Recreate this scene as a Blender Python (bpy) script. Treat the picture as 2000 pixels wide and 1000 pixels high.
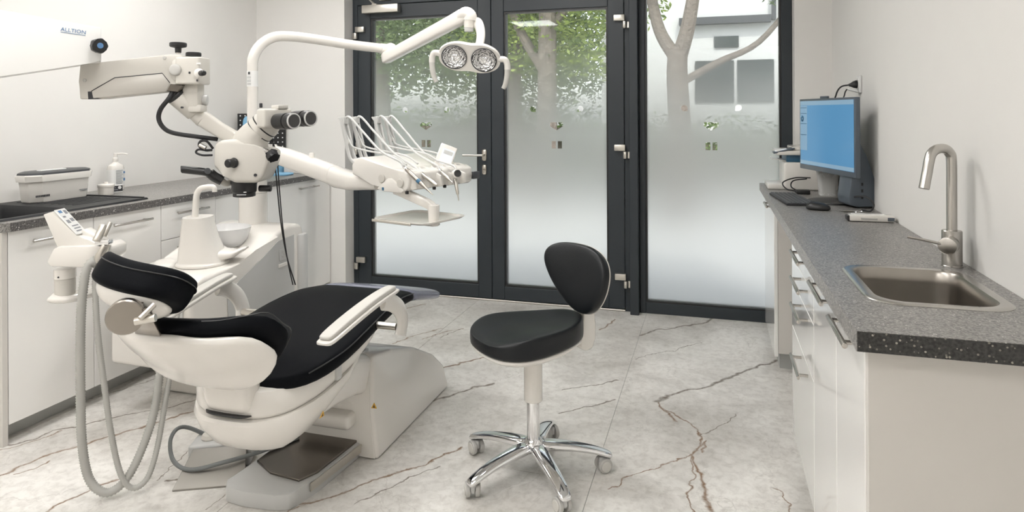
import bpy, bmesh, math, random
from mathutils import Vector, Matrix, Quaternion
random.seed(7)
sc = bpy.context.scene
for o in list(bpy.data.objects): bpy.data.objects.remove(o)
col = sc.collection
V = Vector
R = math.radians

# ------------------------------------------------------------------ camera
F_PX, CX, CY, CAM_H = 1295.0, 1000.0, 219.0, 1.363
CAM_R = Matrix.Rotation(R(16.8), 3, 'Z') @ Matrix.Rotation(R(90), 3, 'X') @ Matrix.Rotation(R(-0.3), 3, 'Z')
cam_d = bpy.data.cameras.new('camera'); cam = bpy.data.objects.new('camera', cam_d); col.objects.link(cam)
cam.matrix_world = Matrix.Translation((0, 0, CAM_H)) @ CAM_R.to_4x4()
cam_d.sensor_width = 36; cam_d.lens = F_PX / 2000 * 36
cam_d.shift_y = -(500 - CY) / 2000
cam_d.clip_start = 0.05; cam_d.clip_end = 200
sc.camera = cam

# ------------------------------------------------------------------ world, sun, exposure
w = bpy.data.worlds.new('sky'); sc.world = w; w.use_nodes = True
wn = w.node_tree.nodes; wl = w.node_tree.links
bg = wn['Background']
sky = wn.new('ShaderNodeTexSky'); sky.sky_type = 'NISHITA'; sky.sun_disc = False
sky.sun_elevation = R(52); sky.sun_rotation = R(200); sky.air_density = 1.0; sky.dust_density = 2.0
hs = wn.new('ShaderNodeHueSaturation'); hs.inputs['Saturation'].default_value = .25; wl.new(sky.outputs[0], hs.inputs['Color']); wl.new(hs.outputs[0], bg.inputs[0]); bg.inputs[1].default_value = 0.235
sun_d = bpy.data.lights.new('sun', 'SUN'); sun_d.energy = 1.55; sun_d.angle = R(1.0); sun_d.color = (1, .94, .84)
sun = bpy.data.objects.new('sun', sun_d); col.objects.link(sun)
sun.rotation_euler = (R(38), 0, R(25))      # comes from behind the building, high up
vs = sc.view_settings
vs.view_transform = 'Standard'; vs.look = 'None'; vs.gamma = 1.0; vs.exposure = 1.17; vs.use_curve_mapping = False
LAMP_POWER = 7.2
sc.cycles.adaptive_threshold = .025; sc.cycles.max_bounces = 7; sc.cycles.diffuse_bounces = 4; sc.cycles.glossy_bounces = 3; sc.cycles.transmission_bounces = 4; sc.cycles.transparent_max_bounces = 6; sc.cycles.caustics_reflective = False

# ------------------------------------------------------------------ measuring helper: photo pixel -> point at a known distance or on a known plane
RIGHT = V((math.cos(R(16.8)), math.sin(R(16.8)), 0)); AWAY = V((-math.sin(R(16.8)), math.cos(R(16.8)), 0)); UP = V((0, 0, 1))
def at(px, py, D=None, X=None, Y=None, Z=None):
    d = CAM_R @ V(((px - CX) / F_PX, -(py - CY) / F_PX, -1.0)); o = V((0, 0, CAM_H))
    if D is not None: t = D
    elif X is not None: t = X / d.x
    elif Y is not None: t = Y / d.y
    else: t = (Z - CAM_H) / d.z
    return o + d * t

# ------------------------------------------------------------------ materials
MATS = {}
def mat(name, colr, rough=.5, metal=0, spec=.5, bump=None, coat=0, var=0, trans=0, emit=None, alpha=1, aniso=0, coat_rough=.03):
    m = bpy.data.materials.new(name); m.use_nodes = True; nt = m.node_tree; b = nt.nodes['Principled BSDF']
    c = tuple(colr) + (1,) if len(colr) == 3 else colr
    b.inputs['Base Color'].default_value = c; b.inputs['Roughness'].default_value = rough; b.inputs['Metallic'].default_value = metal
    b.inputs['Specular IOR Level'].default_value = spec
    b.inputs['Coat Weight'].default_value = coat; b.inputs['Coat Roughness'].default_value = coat_rough
    b.inputs['Transmission Weight'].default_value = trans
    b.inputs['Alpha'].default_value = alpha
    if emit: b.inputs['Emission Color'].default_value = tuple(emit[0]) + (1,); b.inputs['Emission Strength'].default_value = emit[1]
    tc = nt.nodes.new('ShaderNodeTexCoord')
    n = nt.nodes.new('ShaderNodeTexNoise'); n.inputs['Scale'].default_value = 7; n.inputs['Detail'].default_value = 4
    nt.links.new(tc.outputs['Object'], n.inputs['Vector'])
    if var:
        mx = nt.nodes.new('ShaderNodeMix'); mx.data_type = 'RGBA'
        mx.inputs[6].default_value = tuple(max(0, x * (1 - var)) for x in c[:3]) + (1,); mx.inputs[7].default_value = tuple(min(1, x * (1 + var)) for x in c[:3]) + (1,)
        nt.links.new(n.outputs['Fac'], mx.inputs[0]); nt.links.new(mx.outputs[2], b.inputs['Base Color'])
    if bump:
        kind, scale, strength, dist = bump
        if kind == 'voronoi':
            t = nt.nodes.new('ShaderNodeTexVoronoi'); t.inputs['Scale'].default_value = scale; out = t.outputs['Distance']
        else:
            t = nt.nodes.new('ShaderNodeTexNoise'); t.inputs['Scale'].default_value = scale; t.inputs['Detail'].default_value = 5; out = t.outputs['Fac']
        nt.links.new(tc.outputs['Object'], t.inputs['Vector'])
        bp = nt.nodes.new('ShaderNodeBump'); bp.inputs['Strength'].default_value = strength; bp.inputs['Distance'].default_value = dist
        nt.links.new(out, bp.inputs['Height']); nt.links.new(bp.outputs[0], b.inputs['Normal'])
    MATS[name] = m; return m
mat('wall_rear', (.80, .78, .75), .7, var=.03)
mat('wall_paint', (.80, .785, .76), .75, bump=('noise', 90, .06, .002), var=.015)
mat('ceiling_paint', (.85, .84, .82), .8, var=.01)
mat('cabinet_gloss', (.88, .87, .85), .09, coat=.6, var=.008)
mat('cabinet_body', (.64, .615, .58), .45, var=.01)
mat('plinth', (.45, .46, .45), .35, var=.02)
mat('white_plastic', (.78, .752, .71), .24, coat=.35, var=.01)
mat('ivory_plastic', (.60, .575, .53), .38, coat=.1, var=.015)
mat('grey_plastic', (.50, .49, .47), .42, var=.02)
mat('pale_grey', (.55, .55, .54), .35, var=.02)
mat('light_pad', (.60, .585, .55), .42, var=.02)
mat('anthracite', (.025, .032, .039), .42, bump=('noise', 260, .05, .001), var=.06)
mat('stool_leather', (.007, .0085, .0105), .34, spec=.30, bump=('voronoi', 520, .22, .0012), var=.08)
mat('black_leather', (.0055, .0062, .0078), .50, spec=.05, bump=('voronoi', 520, .22, .0012), var=.08)
mat('black_plastic', (.014, .014, .015), .38, var=.05)
mat('rubber_black', (.02, .02, .022), .6, var=.05)
mat('dark_grey', (.055, .058, .064), .4, var=.05)
mat('key_grey', (.075, .078, .085), .45, var=.05)
mat('monitor_grey', (.10, .12, .145), .35, var=.04)
mat('chrome', (.82, .82, .83), .06, 1, var=.01)
mat('steel_brushed', (.55, .53, .50), .27, 1, bump=('noise', 400, .05, .0005), var=.05)
mat('steel_warm', (.40, .365, .33), .27, 1, var=.05)
mat('sink_steel', (.36, .335, .305), .30, 1, bump=('noise', 30, .05, .002), var=.22)
mat('pedal_steel', (.25, .235, .215), .34, .6, var=.06)
mat('arm_cover_grey', (.52, .495, .455), .4, var=.015)
mat('arm_white', (.82, .815, .80), .35, var=.01)
mat('nickel', (.66, .63, .58), .32, 1, var=.03)
mat('plate_dark', (.20, .18, .16), .25, .9, var=.06)
mat('hose_grey', (.46, .455, .43), .55, var=.05)
mat('cord_grey', (.16, .17, .17), .5, var=.05)
mat('tube_grey', (.60, .60, .59), .35, var=.03)
mat('black_sink', (.010, .011, .013), .5, bump=('noise', 300, .1, .001), var=.1)
mat('blue_dark', (.03, .13, .24), .35, var=.05)
mat('blue_light', (.22, .46, .68), .5, var=.06)
mat('green_soft', (.20, .42, .27), .5, var=.06)
mat('sticker_white', (.78, .78, .77), .5, var=.02)
mat('ink_blue', (.10, .22, .42), .5, var=.02)
mat('ink_dark', (.03, .03, .035), .5, var=.02)
mat('ink_grey', (.25, .26, .28), .5, var=.02)
mat('warning_yellow', (.65, .36, .03), .5, var=.05)
mat('red_plastic', (.45, .03, .03), .4, var=.05)
mat('bowl_glass', (.86, .86, .86), .12, trans=.35, var=.01)
mat('clear_plastic', (.34, .36, .47), .2, trans=.3, alpha=.85, bump=('noise', 60, .5, .004), var=.1)
mat('lens_glass', (.95, .96, .97), .05, trans=.9, var=.01)
mat('reflector', (.80, .80, .81), .07, 1, bump=('voronoi', 70, 1.0, .006), var=.25)
mat('lens_dark', (.008, .008, .010), .08, coat=1, var=.1)
mat('handle_white', (.78, .77, .75), .4, var=.01)
mat('led_panel', (.9, .9, .9), .5, emit=((1, .985, .96), LAMP_POWER), var=.01)
mat('screen_blue', (.05, .14, .25), .12, emit=((.07, .19, .33), .42), var=.02)
mat('screen_bar', (.16, .25, .34), .15, emit=((.20, .31, .40), .30), var=.02)
mat('screen_panel', (.13, .22, .31), .15, emit=((.17, .29, .40), .32), var=.02)
mat('small_display', (.5, .52, .54), .2, emit=((.7, .72, .75), .25), var=.05)
mat('bark', (.16, .135, .115), .9, bump=('noise', 22, .8, .03), var=.3)
mat('house_wall', (.55, .555, .56), .8, var=.08)
mat('house_glass', (.02, .03, .03), .12, var=.1)
mat('wood_floor_out', (.42, .40, .36), .8, var=.15)

def leaf_mat(name, c1, c2):
    m = bpy.data.materials.new(name); m.use_nodes = True; nt = m.node_tree; b = nt.nodes['Principled BSDF']
    oi = nt.nodes.new('ShaderNodeNewGeometry'); cr = nt.nodes.new('ShaderNodeValToRGB')
    cr.color_ramp.elements[0].color = tuple(c1) + (1,); cr.color_ramp.elements[1].color = tuple(c2) + (1,)
    nt.links.new(oi.outputs['Random Per Island'], cr.inputs[0])
    tl = nt.nodes.new('ShaderNodeBsdfTranslucent'); mx = nt.nodes.new('ShaderNodeMixShader'); mx.inputs[0].default_value = .4
    nt.links.new(cr.outputs[0], b.inputs['Base Color']); nt.links.new(cr.outputs[0], tl.inputs[0]); b.inputs['Roughness'].default_value = .5
    nt.links.new(b.outputs[0], mx.inputs[1]); nt.links.new(tl.outputs[0], mx.inputs[2]); nt.links.new(mx.outputs[0], nt.nodes['Material Output'].inputs[0])
    MATS[name] = m
leaf_mat('leaf_bright', (.10, .17, .035), (.42, .52, .13))
leaf_mat('leaf_dull', (.06, .10, .04), (.22, .30, .12))

def speckle_mat(name, base, dark, light, s1, rough, chips):
    m = bpy.data.materials.new(name); m.use_nodes = True; nt = m.node_tree; b = nt.nodes['Principled BSDF']; N = nt.nodes.new; L = nt.links.new
    tc = N('ShaderNodeTexCoord')
    n1 = N('ShaderNodeTexNoise'); n1.inputs['Scale'].default_value = s1; n1.inputs['Detail'].default_value = 6; L(tc.outputs['Object'], n1.inputs[0])
    cr = N('ShaderNodeValToRGB'); e = cr.color_ramp.elements; e[0].position = .36; e[0].color = dark + (1,); e[1].position = .66; e[1].color = base + (1,)
    L(n1.outputs['Fac'], cr.inputs[0])
    v = N('ShaderNodeTexVoronoi'); v.inputs['Scale'].default_value = chips; v.feature = 'F1'; L(tc.outputs['Object'], v.inputs[0])
    sep = N('ShaderNodeSeparateColor'); L(v.outputs['Color'], sep.inputs[0])
    ra = N('ShaderNodeMath'); ra.operation = 'MULTIPLY'; ra.inputs[1].default_value = .42; L(sep.outputs[1], ra.inputs[0])
    lt = N('ShaderNodeMath'); lt.operation = 'LESS_THAN'; L(v.outputs['Distance'], lt.inputs[0]); L(ra.outputs[0], lt.inputs[1])
    gt = N('ShaderNodeMath'); gt.operation = 'GREATER_THAN'; gt.inputs[1].default_value = .55; L(sep.outputs[0], gt.inputs[0])
    an = N('ShaderNodeMath'); an.operation = 'MULTIPLY'; L(lt.outputs[0], an.inputs[0]); L(gt.outputs[0], an.inputs[1])
    an2 = N('ShaderNodeMath'); an2.operation = 'MULTIPLY'; L(an.outputs[0], an2.inputs[0]); L(sep.outputs[2], an2.inputs[1])
    mx = N('ShaderNodeMix'); mx.data_type = 'RGBA'; L(an2.outputs[0], mx.inputs[0]); L(cr.outputs[0], mx.inputs[6]); mx.inputs[7].default_value = light + (1,)
    L(mx.outputs[2], b.inputs['Base Color']); b.inputs['Roughness'].default_value = rough
    MATS[name] = m
speckle_mat('granite_top', (.37, .355, .335), (.12, .115, .11), (.85, .83, .79), 200, .36, 240)
speckle_mat('granite_dark', (.05, .048, .045), (.012, .012, .012), (.38, .36, .30), 150, .28, 165)
speckle_mat('granite_edge', (.17, .16, .155), (.055, .053, .052), (.75, .73, .70), 150, .28, 120)
speckle_mat('terrazzo', (.78, .77, .75), (.70, .69, .68), (.01, .01, .01), 6, .5, 40)

# ------------------------------------------------------------------ mesh builder
def frame_from(axis):
    a = V(axis).normalized(); h = V((0, 0, 1)) if abs(a.z) < .95 else V((1, 0, 0))
    u = h.cross(a).normalized(); v = a.cross(u).normalized(); return u, v, a
def spline(pts, n=8):
    pts = [V(p) for p in pts]; out = []
    for i in range(len(pts) - 1):
        p0 = pts[i - 1] if i else pts[i] * 2 - pts[i + 1]; p1 = pts[i]; p2 = pts[i + 1]; p3 = pts[i + 2] if i + 2 < len(pts) else pts[i + 1] * 2 - pts[i]
        for k in range(n):
            t = k / n
            out.append(.5 * ((2 * p1) + (p2 - p0) * t + (2 * p0 - 5 * p1 + 4 * p2 - p3) * t * t + (3 * p1 - p0 - 3 * p2 + p3) * t ** 3))
    out.append(pts[-1]); return out
class MB:
    def __init__(s): s.bm = bmesh.new()
    def box(s, lo, hi, bevel=0, seg=2, M=None):
        lo = V(lo); hi = V(hi); c = (lo + hi) / 2; d = hi - lo
        r = bmesh.ops.create_cube(s.bm, size=1.0); vs_ = r['verts']
        mtx = Matrix.Translation(c) @ Matrix.Diagonal((d.x, d.y, d.z, 1))
        bmesh.ops.transform(s.bm, matrix=mtx, verts=vs_)
        if bevel:
            ed = list({e for v in vs_ for e in v.link_edges})
            g = bmesh.ops.bevel(s.bm, geom=ed, offset=bevel, segments=seg, affect='EDGES', profile=.5); vs_ = list({v for f in g['faces'] for v in f.verts} | {v for v in vs_ if v.is_valid})
        if M is not None: bmesh.ops.transform(s.bm, matrix=M, verts=[v for v in vs_ if v.is_valid])
        return s
    def obox(s, c, ax, ay, az, size, bevel=0, seg=2):
        M = Matrix((ax, ay, az)).transposed().to_4x4(); M.translation = V(c); h = V(size) / 2
        return s.box(-h, h, bevel, seg, M)
    def loft(s, rings, caps=True, closed=True):
        vr = [[s.bm.verts.new(p) for p in r] for r in rings]; n = len(vr[0])
        for a, b in zip(vr[:-1], vr[1:]):
            for i in range(n if closed else n - 1):
                j = (i + 1) % n
                try: s.bm.faces.new((a[i], a[j], b[j], b[i]))
                except ValueError: pass
        if caps:
            s.bm.faces.new(list(reversed(vr[0]))); s.bm.faces.new(vr[-1])
        return s
    def cyl(s, p0, p1, r0, r1=None, seg=24, bevel=0):
        p0 = V(p0); p1 = V(p1); r1 = r0 if r1 is None else r1; u, v, a = frame_from(p1 - p0); L = (p1 - p0).length
        prof = [(r0, 0), (r1, L)]
        if bevel: prof = [(r0 - bevel, 0), (r0 - bevel * .3, bevel * .3), (r0, bevel), (r1, L - bevel), (r1 - bevel * .3, L - bevel * .3), (r1 - bevel, L)]
        return s.lathe(prof, p0, a, seg)
    def lathe(s, prof, o, axis=(0, 0, 1), seg=24, caps=True):
        u, v, a = frame_from(axis); o = V(o)
        rings = [[o + a * z + (u * math.cos(2 * math.pi * k / seg) + v * math.sin(2 * math.pi * k / seg)) * max(r, 1e-5) for k in range(seg)] for r, z in prof]
        return s.loft(rings, caps)
    def tube(s, pts, r, seg=12, n=8, smooth=True, rfun=None, flat=None, caps=True, upv=None):
        P = spline(pts, n) if smooth else [V(p) for p in pts]
        rings = []; u = None
        for i, p in enumerate(P):
            t = (P[min(i + 1, len(P) - 1)] - P[max(i - 1, 0)]).normalized()
            if u is None: u = V(upv) if upv else frame_from(t)[0]
            u = (u - t * u.dot(t)).normalized(); v = t.cross(u)
            rr = rfun(i / (len(P) - 1)) if rfun else r
            fa, fb = flat if flat else (1, 1)
            rings.append([p + (u * math.cos(2 * math.pi * k / seg) * fa + v * math.sin(2 * math.pi * k / seg) * fb) * rr for k in range(seg)])
        return s.loft(rings, caps)
    def prism(s, poly, vec, bevel=0, seg=2):
        poly = [V(p) for p in poly]; vec = V(vec)
        a = [s.bm.verts.new(p) for p in poly]; b = [s.bm.verts.new(p + vec) for p in poly]; n = len(a)
        fs = [s.bm.faces.new(list(reversed(a))), s.bm.faces.new(b)]
        for i in range(n): fs.append(s.bm.faces.new((a[i], a[(i + 1) % n], b[(i + 1) % n], b[i])))
        if bevel:
            ed = list({e for f in fs for e in f.edges})
            bmesh.ops.bevel(s.bm, geom=ed, offset=bevel, segments=seg, affect='EDGES', profile=.5, clamp_overlap=True)
        return s
    def pillow(s, outline, levels, o, ax, ay, az):
        """outline: 2d points; levels: (scale, height) from bottom to top; dome heights may be functions of the point"""
        o = V(o); ax = V(ax); ay = V(ay); az = V(az); n = len(outline)
        rings = []
        for sc_, h in levels:
            rings.append([o + ax * x * sc_ + ay * y * sc_ + az * (h(x * sc_, y * sc_) if callable(h) else h) for x, y in outline])
        s.loft(rings, caps=False)
        for ring, rev in ((0, True), (-1, False)):
            h = levels[ring][1]; c = s.bm.verts.new(o + az * (h(0, 0) if callable(h) else h))
            s.bm.verts.ensure_lookup_table()
        # fans
        vs_ = list(s.bm.verts); total = n * len(levels) + 2; base = len(vs_) - total
        r0 = vs_[base:base + n]; rl = vs_[base + n * (len(levels) - 1): base + n * len(levels)]; c0, c1 = vs_[-2], vs_[-1]
        for i in range(n):
            j = (i + 1) % n
            s.bm.faces.new((r0[j], r0[i], c0)); s.bm.faces.new((rl[i], rl[j], c1))
        return s
    def build(s, name, m, parent=None, sub=0, smooth=35):
        bmesh.ops.recalc_face_normals(s.bm, faces=s.bm.faces)
        me = bpy.data.meshes.new(name)
        if parent is not None:
            bmesh.ops.translate(s.bm, vec=-world_loc(parent), verts=s.bm.verts)
        s.bm.to_mesh(me); s.bm.free()
        me.materials.append(MATS[m] if isinstance(m, str) else m)
        if smooth:
            me.polygons.foreach_set('use_smooth', [True] * len(me.polygons))
            if smooth < 180: me.set_sharp_from_angle(angle=R(smooth))
        o = bpy.data.objects.new(name, me); col.objects.link(o)
        if parent is not None: o.parent = parent
        if sub:
            md = o.modifiers.new('subdivision', 'SUBSURF'); md.levels = sub; md.render_levels = sub
        return o
def world_loc(o):
    l = V((0, 0, 0))
    while o is not None: l = l + o.location; o = o.parent
    return l
def tag(o, label=None, cat=None, group=None, kind=None):
    if label: o['label'] = label
    if cat: o['category'] = cat
    if group: o['group'] = group
    if kind: o['kind'] = kind
    return o
def thing(name, loc, label, cat, group=None):
    o = bpy.data.objects.new(name, None); col.objects.link(o); o.location = V(loc); o.empty_display_size = .1
    return tag(o, label, cat, group)
def centre(o):
    """move a single mesh thing's origin to the middle of its base"""
    me = o.data; xs = [v.co for v in me.vertices]
    c = V(((min(p.x for p in xs) + max(p.x for p in xs)) / 2, (min(p.y for p in xs) + max(p.y for p in xs)) / 2, min(p.z for p in xs)))
    me.transform(Matrix.Translation(-c)); o.location = o.location + c; return o
def copy_tree(o, parent=None):
    c = o.copy(); col.objects.link(c); c.parent = parent
    for ch in list(o.children): copy_tree(ch, c)
    return c
def superellipse(a, b, n=2.6, k=32, ph=0):
    out = []
    for i in range(k):
        t = 2 * math.pi * i / k + ph; c, s_ = math.cos(t), math.sin(t)
        out.append((a * math.copysign(abs(c) ** (2 / n), c), b * math.copysign(abs(s_) ** (2 / n), s_)))
    return out
def plate(name, loops, o, ax, ay, m, parent):
    """flat face with holes: first loop is the outline"""
    cu = bpy.data.curves.new(name, 'CURVE'); cu.dimensions = '2D'; cu.fill_mode = 'BOTH'
    for lp in loops:
        s_ = cu.splines.new('POLY'); s_.points.add(len(lp) - 1); s_.use_cyclic_u = True
        for p, q in zip(s_.points, lp): p.co = (q[0], q[1], 0, 1)
    ob = bpy.data.objects.new(name, cu); col.objects.link(ob)
    me = bpy.data.meshes.new_from_object(ob.evaluated_get(bpy.context.evaluated_depsgraph_get())); bpy.data.objects.remove(ob)
    ax = V(ax).normalized(); ay = V(ay).normalized(); az = ax.cross(ay).normalized()
    M = Matrix((ax, ay, az)).transposed().to_4x4(); M.translation = V(o) - world_loc(parent); me.transform(M); me.materials.clear(); me.materials.append(MATS[m])
    o2 = bpy.data.objects.new(name, me); col.objects.link(o2); o2.parent = parent; return o2
def text(name, s_, size, o, ax, ay, m, parent, shear=0, spacing=1.0, width=None):
    cu = bpy.data.curves.new(name, 'FONT'); cu.body = s_; cu.size = size; cu.extrude = .0004; cu.shear = shear; cu.space_character = spacing; cu.resolution_u = 3
    ob = bpy.data.objects.new(name, cu); col.objects.link(ob)
    dg = bpy.context.evaluated_depsgraph_get(); me = bpy.data.meshes.new_from_object(ob.evaluated_get(dg)); bpy.data.objects.remove(ob)
    ax = V(ax).normalized(); ay = V(ay).normalized(); az = ax.cross(ay).normalized()
    M = Matrix((ax, ay, az)).transposed().to_4x4(); M.translation = V(o) - (world_loc(parent) if parent else V((0, 0, 0)))
    if width:
        k_ = width / (max(v.co.x for v in me.vertices) - min(v.co.x for v in me.vertices)); me.transform(Matrix.Diagonal((k_, k_, 1, 1)))
    me.transform(M); me.materials.clear(); me.materials.append(MATS[m])
    o2 = bpy.data.objects.new(name, me); col.objects.link(o2); o2.parent = parent
    return o2

# ------------------------------------------------------------------ the room shell
XL, XR, YB, YF, ZC = -3.44, .70, 4.43, -1.3, 2.70
WX0, WX1, WZ = -2.657, .489, 2.46       # window opening
def struct(name, mb, m, parent=None, **k):
    o = mb.build(name, m, parent, **k)
    if parent is None: o['kind'] = 'structure'
    return o
# floor slab (grout) with big marble-look tiles laid on it
floor = struct('floor', MB().box((XL - .1, YF - .1, -.06), (XR + .1, 4.70, -.0025)), 'plinth')
VEINS = [([(-0.269, 3.174), (-0.129, 3.346), (-0.021, 3.421), (0.091, 3.585), (0.226, 3.767), (0.411, 3.959)], 0.0092, 1), ([(-0.255, 3.172), (-0.211, 3.101), (-0.159, 2.991)], 0.0058, 0), ([(-0.204, 3.103), (-0.094, 2.98), (-0.05, 2.898), (-0.055, 2.807), (-0.087, 2.722)], 0.0043, 0), ([(-0.087, 2.722), (-0.041, 2.556), (-0.015, 2.396), (-0.007, 2.294)], 0.0071, 0), ([(-0.092, 2.713), (-0.071, 2.565), (-0.088, 2.456), (-0.074, 2.289)], 0.0037, 0), ([(-0.087, 2.731), (-0.229, 2.574), (-0.314, 2.476), (-0.363, 2.392)], 0.0029, 0), ([(-0.05, 2.898), (0.012, 2.977), (0.101, 3.138)], 0.0027, 1), ([(-0.049, 2.818), (-0.029, 2.859), (-0.054, 2.757)], 0.0042, 0), ([(-0.427, 4.087), (-0.316, 4.238), (-0.196, 4.323), (-0.042, 4.452), (-0.01, 4.549)], 0.0081, 1), ([(-1.27, 2.885), (-1.183, 3.029), (-1.061, 3.153)], 0.0088, 1), ([(-0.673, 2.925), (-0.573, 3.013), (-0.449, 3.133)], 0.0053, 1), ([(-0.705, 3.179), (-0.571, 3.281), (-0.47, 3.376)], 0.0038, 1), ([(-1.39, 1.991), (-1.303, 2.045), (-1.243, 2.152), (-1.17, 2.252), (-1.075, 2.367), (-0.977, 2.526)], 0.0048, 0), ([(-1.203, 2.049), (-1.132, 2.178), (-1.015, 2.376)], 0.0028, 1), ([(-1.392, 3.251), (-1.318, 3.377), (-1.267, 3.438), (-1.222, 3.483)], 0.0071, 0), ([(-2.579, 1.834), (-2.565, 1.921), (-2.563, 1.981), (-2.536, 2.035), (-2.463, 2.17), (-2.372, 2.32), (-2.279, 2.503)], 0.0062, 0), ([(-2.54, 1.864), (-2.512, 1.921), (-2.504, 1.962)], 0.0035, 0), ([(-2.809, 1.998), (-2.733, 2.069), (-2.727, 2.154), (-2.659, 2.217), (-2.611, 2.301), (-2.533, 2.392), (-2.425, 2.488), (-2.345, 2.609)], 0.0046, 1), ([(-2.775, 1.974), (-2.724, 2.041), (-2.689, 2.17)], 0.0032, 0), ([(-2.202, 1.71), (-2.179, 1.796), (-2.169, 1.889), (-2.122, 1.956)], 0.0056, 0), ([(-1.955, 1.98), (-1.847, 2.04)], 0.0048, 1), ([(-1.984, 1.978), (-2.021, 2.111), (-2.061, 2.269)], 0.002, 1), ([(-1.669, 1.866), (-1.68, 1.971)], 0.0023, 1), ([(-1.815, 3.533), (-1.75, 3.71), (-1.645, 3.88)], 0.0047, 0), ([(-1.677, 3.664), (-1.574, 3.859), (-1.511, 3.918)], 0.004, 0), ([(-2.092, 4.075), (-2.043, 4.211), (-1.963, 4.336)], 0.0071, 0), ([(-0.682, 4.113), (-0.64, 4.218), (-0.617, 4.354)], 0.0065, 0), ([(-1.581, 3.711), (-1.523, 3.904)], 0.0032, 1), ([(-0.415, 3.698), (-0.286, 3.816), (-0.067, 4.05)], 0.0022, 1), ([(0.195, 2.555), (0.235, 2.534), (0.248, 2.412)], 0.0027, 0), ([(-2.912, 2.376), (-2.825, 2.519), (-2.684, 2.931)], 0.0025, 1), ([(-1.399, 1.945), (-1.358, 2.004)], 0.0027, 0)]

def vein_group():
    g = bpy.data.node_groups.new('vein_line', 'ShaderNodeTree')
    I = g.interface.new_socket
    I('P', in_out='INPUT', socket_type='NodeSocketVector'); I('A', in_out='INPUT', socket_type='NodeSocketVector'); I('B', in_out='INPUT', socket_type='NodeSocketVector')
    I('W', in_out='INPUT', socket_type='NodeSocketFloat'); I('Fac', in_out='OUTPUT', socket_type='NodeSocketFloat')
    N = g.nodes.new; L = g.links.new
    gi = N('NodeGroupInput'); go = N('NodeGroupOutput')
    def vm(op, a, b=None, sc_=None):
        n = N('ShaderNodeVectorMath'); n.operation = op; L(a, n.inputs[0])
        if b is not None: L(b, n.inputs[1])
        if sc_ is not None: L(sc_, n.inputs['Scale'])
        return n
    pa = vm('SUBTRACT', gi.outputs['P'], gi.outputs['A']).outputs[0]; ba = vm('SUBTRACT', gi.outputs['B'], gi.outputs['A']).outputs[0]
    d1 = vm('DOT_PRODUCT', pa, ba).outputs['Value']; d2 = vm('DOT_PRODUCT', ba, ba).outputs['Value']
    dv = N('ShaderNodeMath'); dv.operation = 'DIVIDE'; dv.use_clamp = True; L(d1, dv.inputs[0]); L(d2, dv.inputs[1])
    s_ = vm('SCALE', ba, sc_=dv.outputs[0]).outputs[0]
    df = vm('SUBTRACT', pa, s_).outputs[0]; ln = vm('LENGTH', df).outputs['Value']
    mr = N('ShaderNodeMapRange'); mr.interpolation_type = 'SMOOTHSTEP'
    L(ln, mr.inputs['Value']); L(gi.outputs['W'], mr.inputs['From Max']); mr.inputs['To Min'].default_value = 1; mr.inputs['To Max'].default_value = 0
    L(mr.outputs[0], go.inputs[0]); return g
VG = vein_group()
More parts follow.
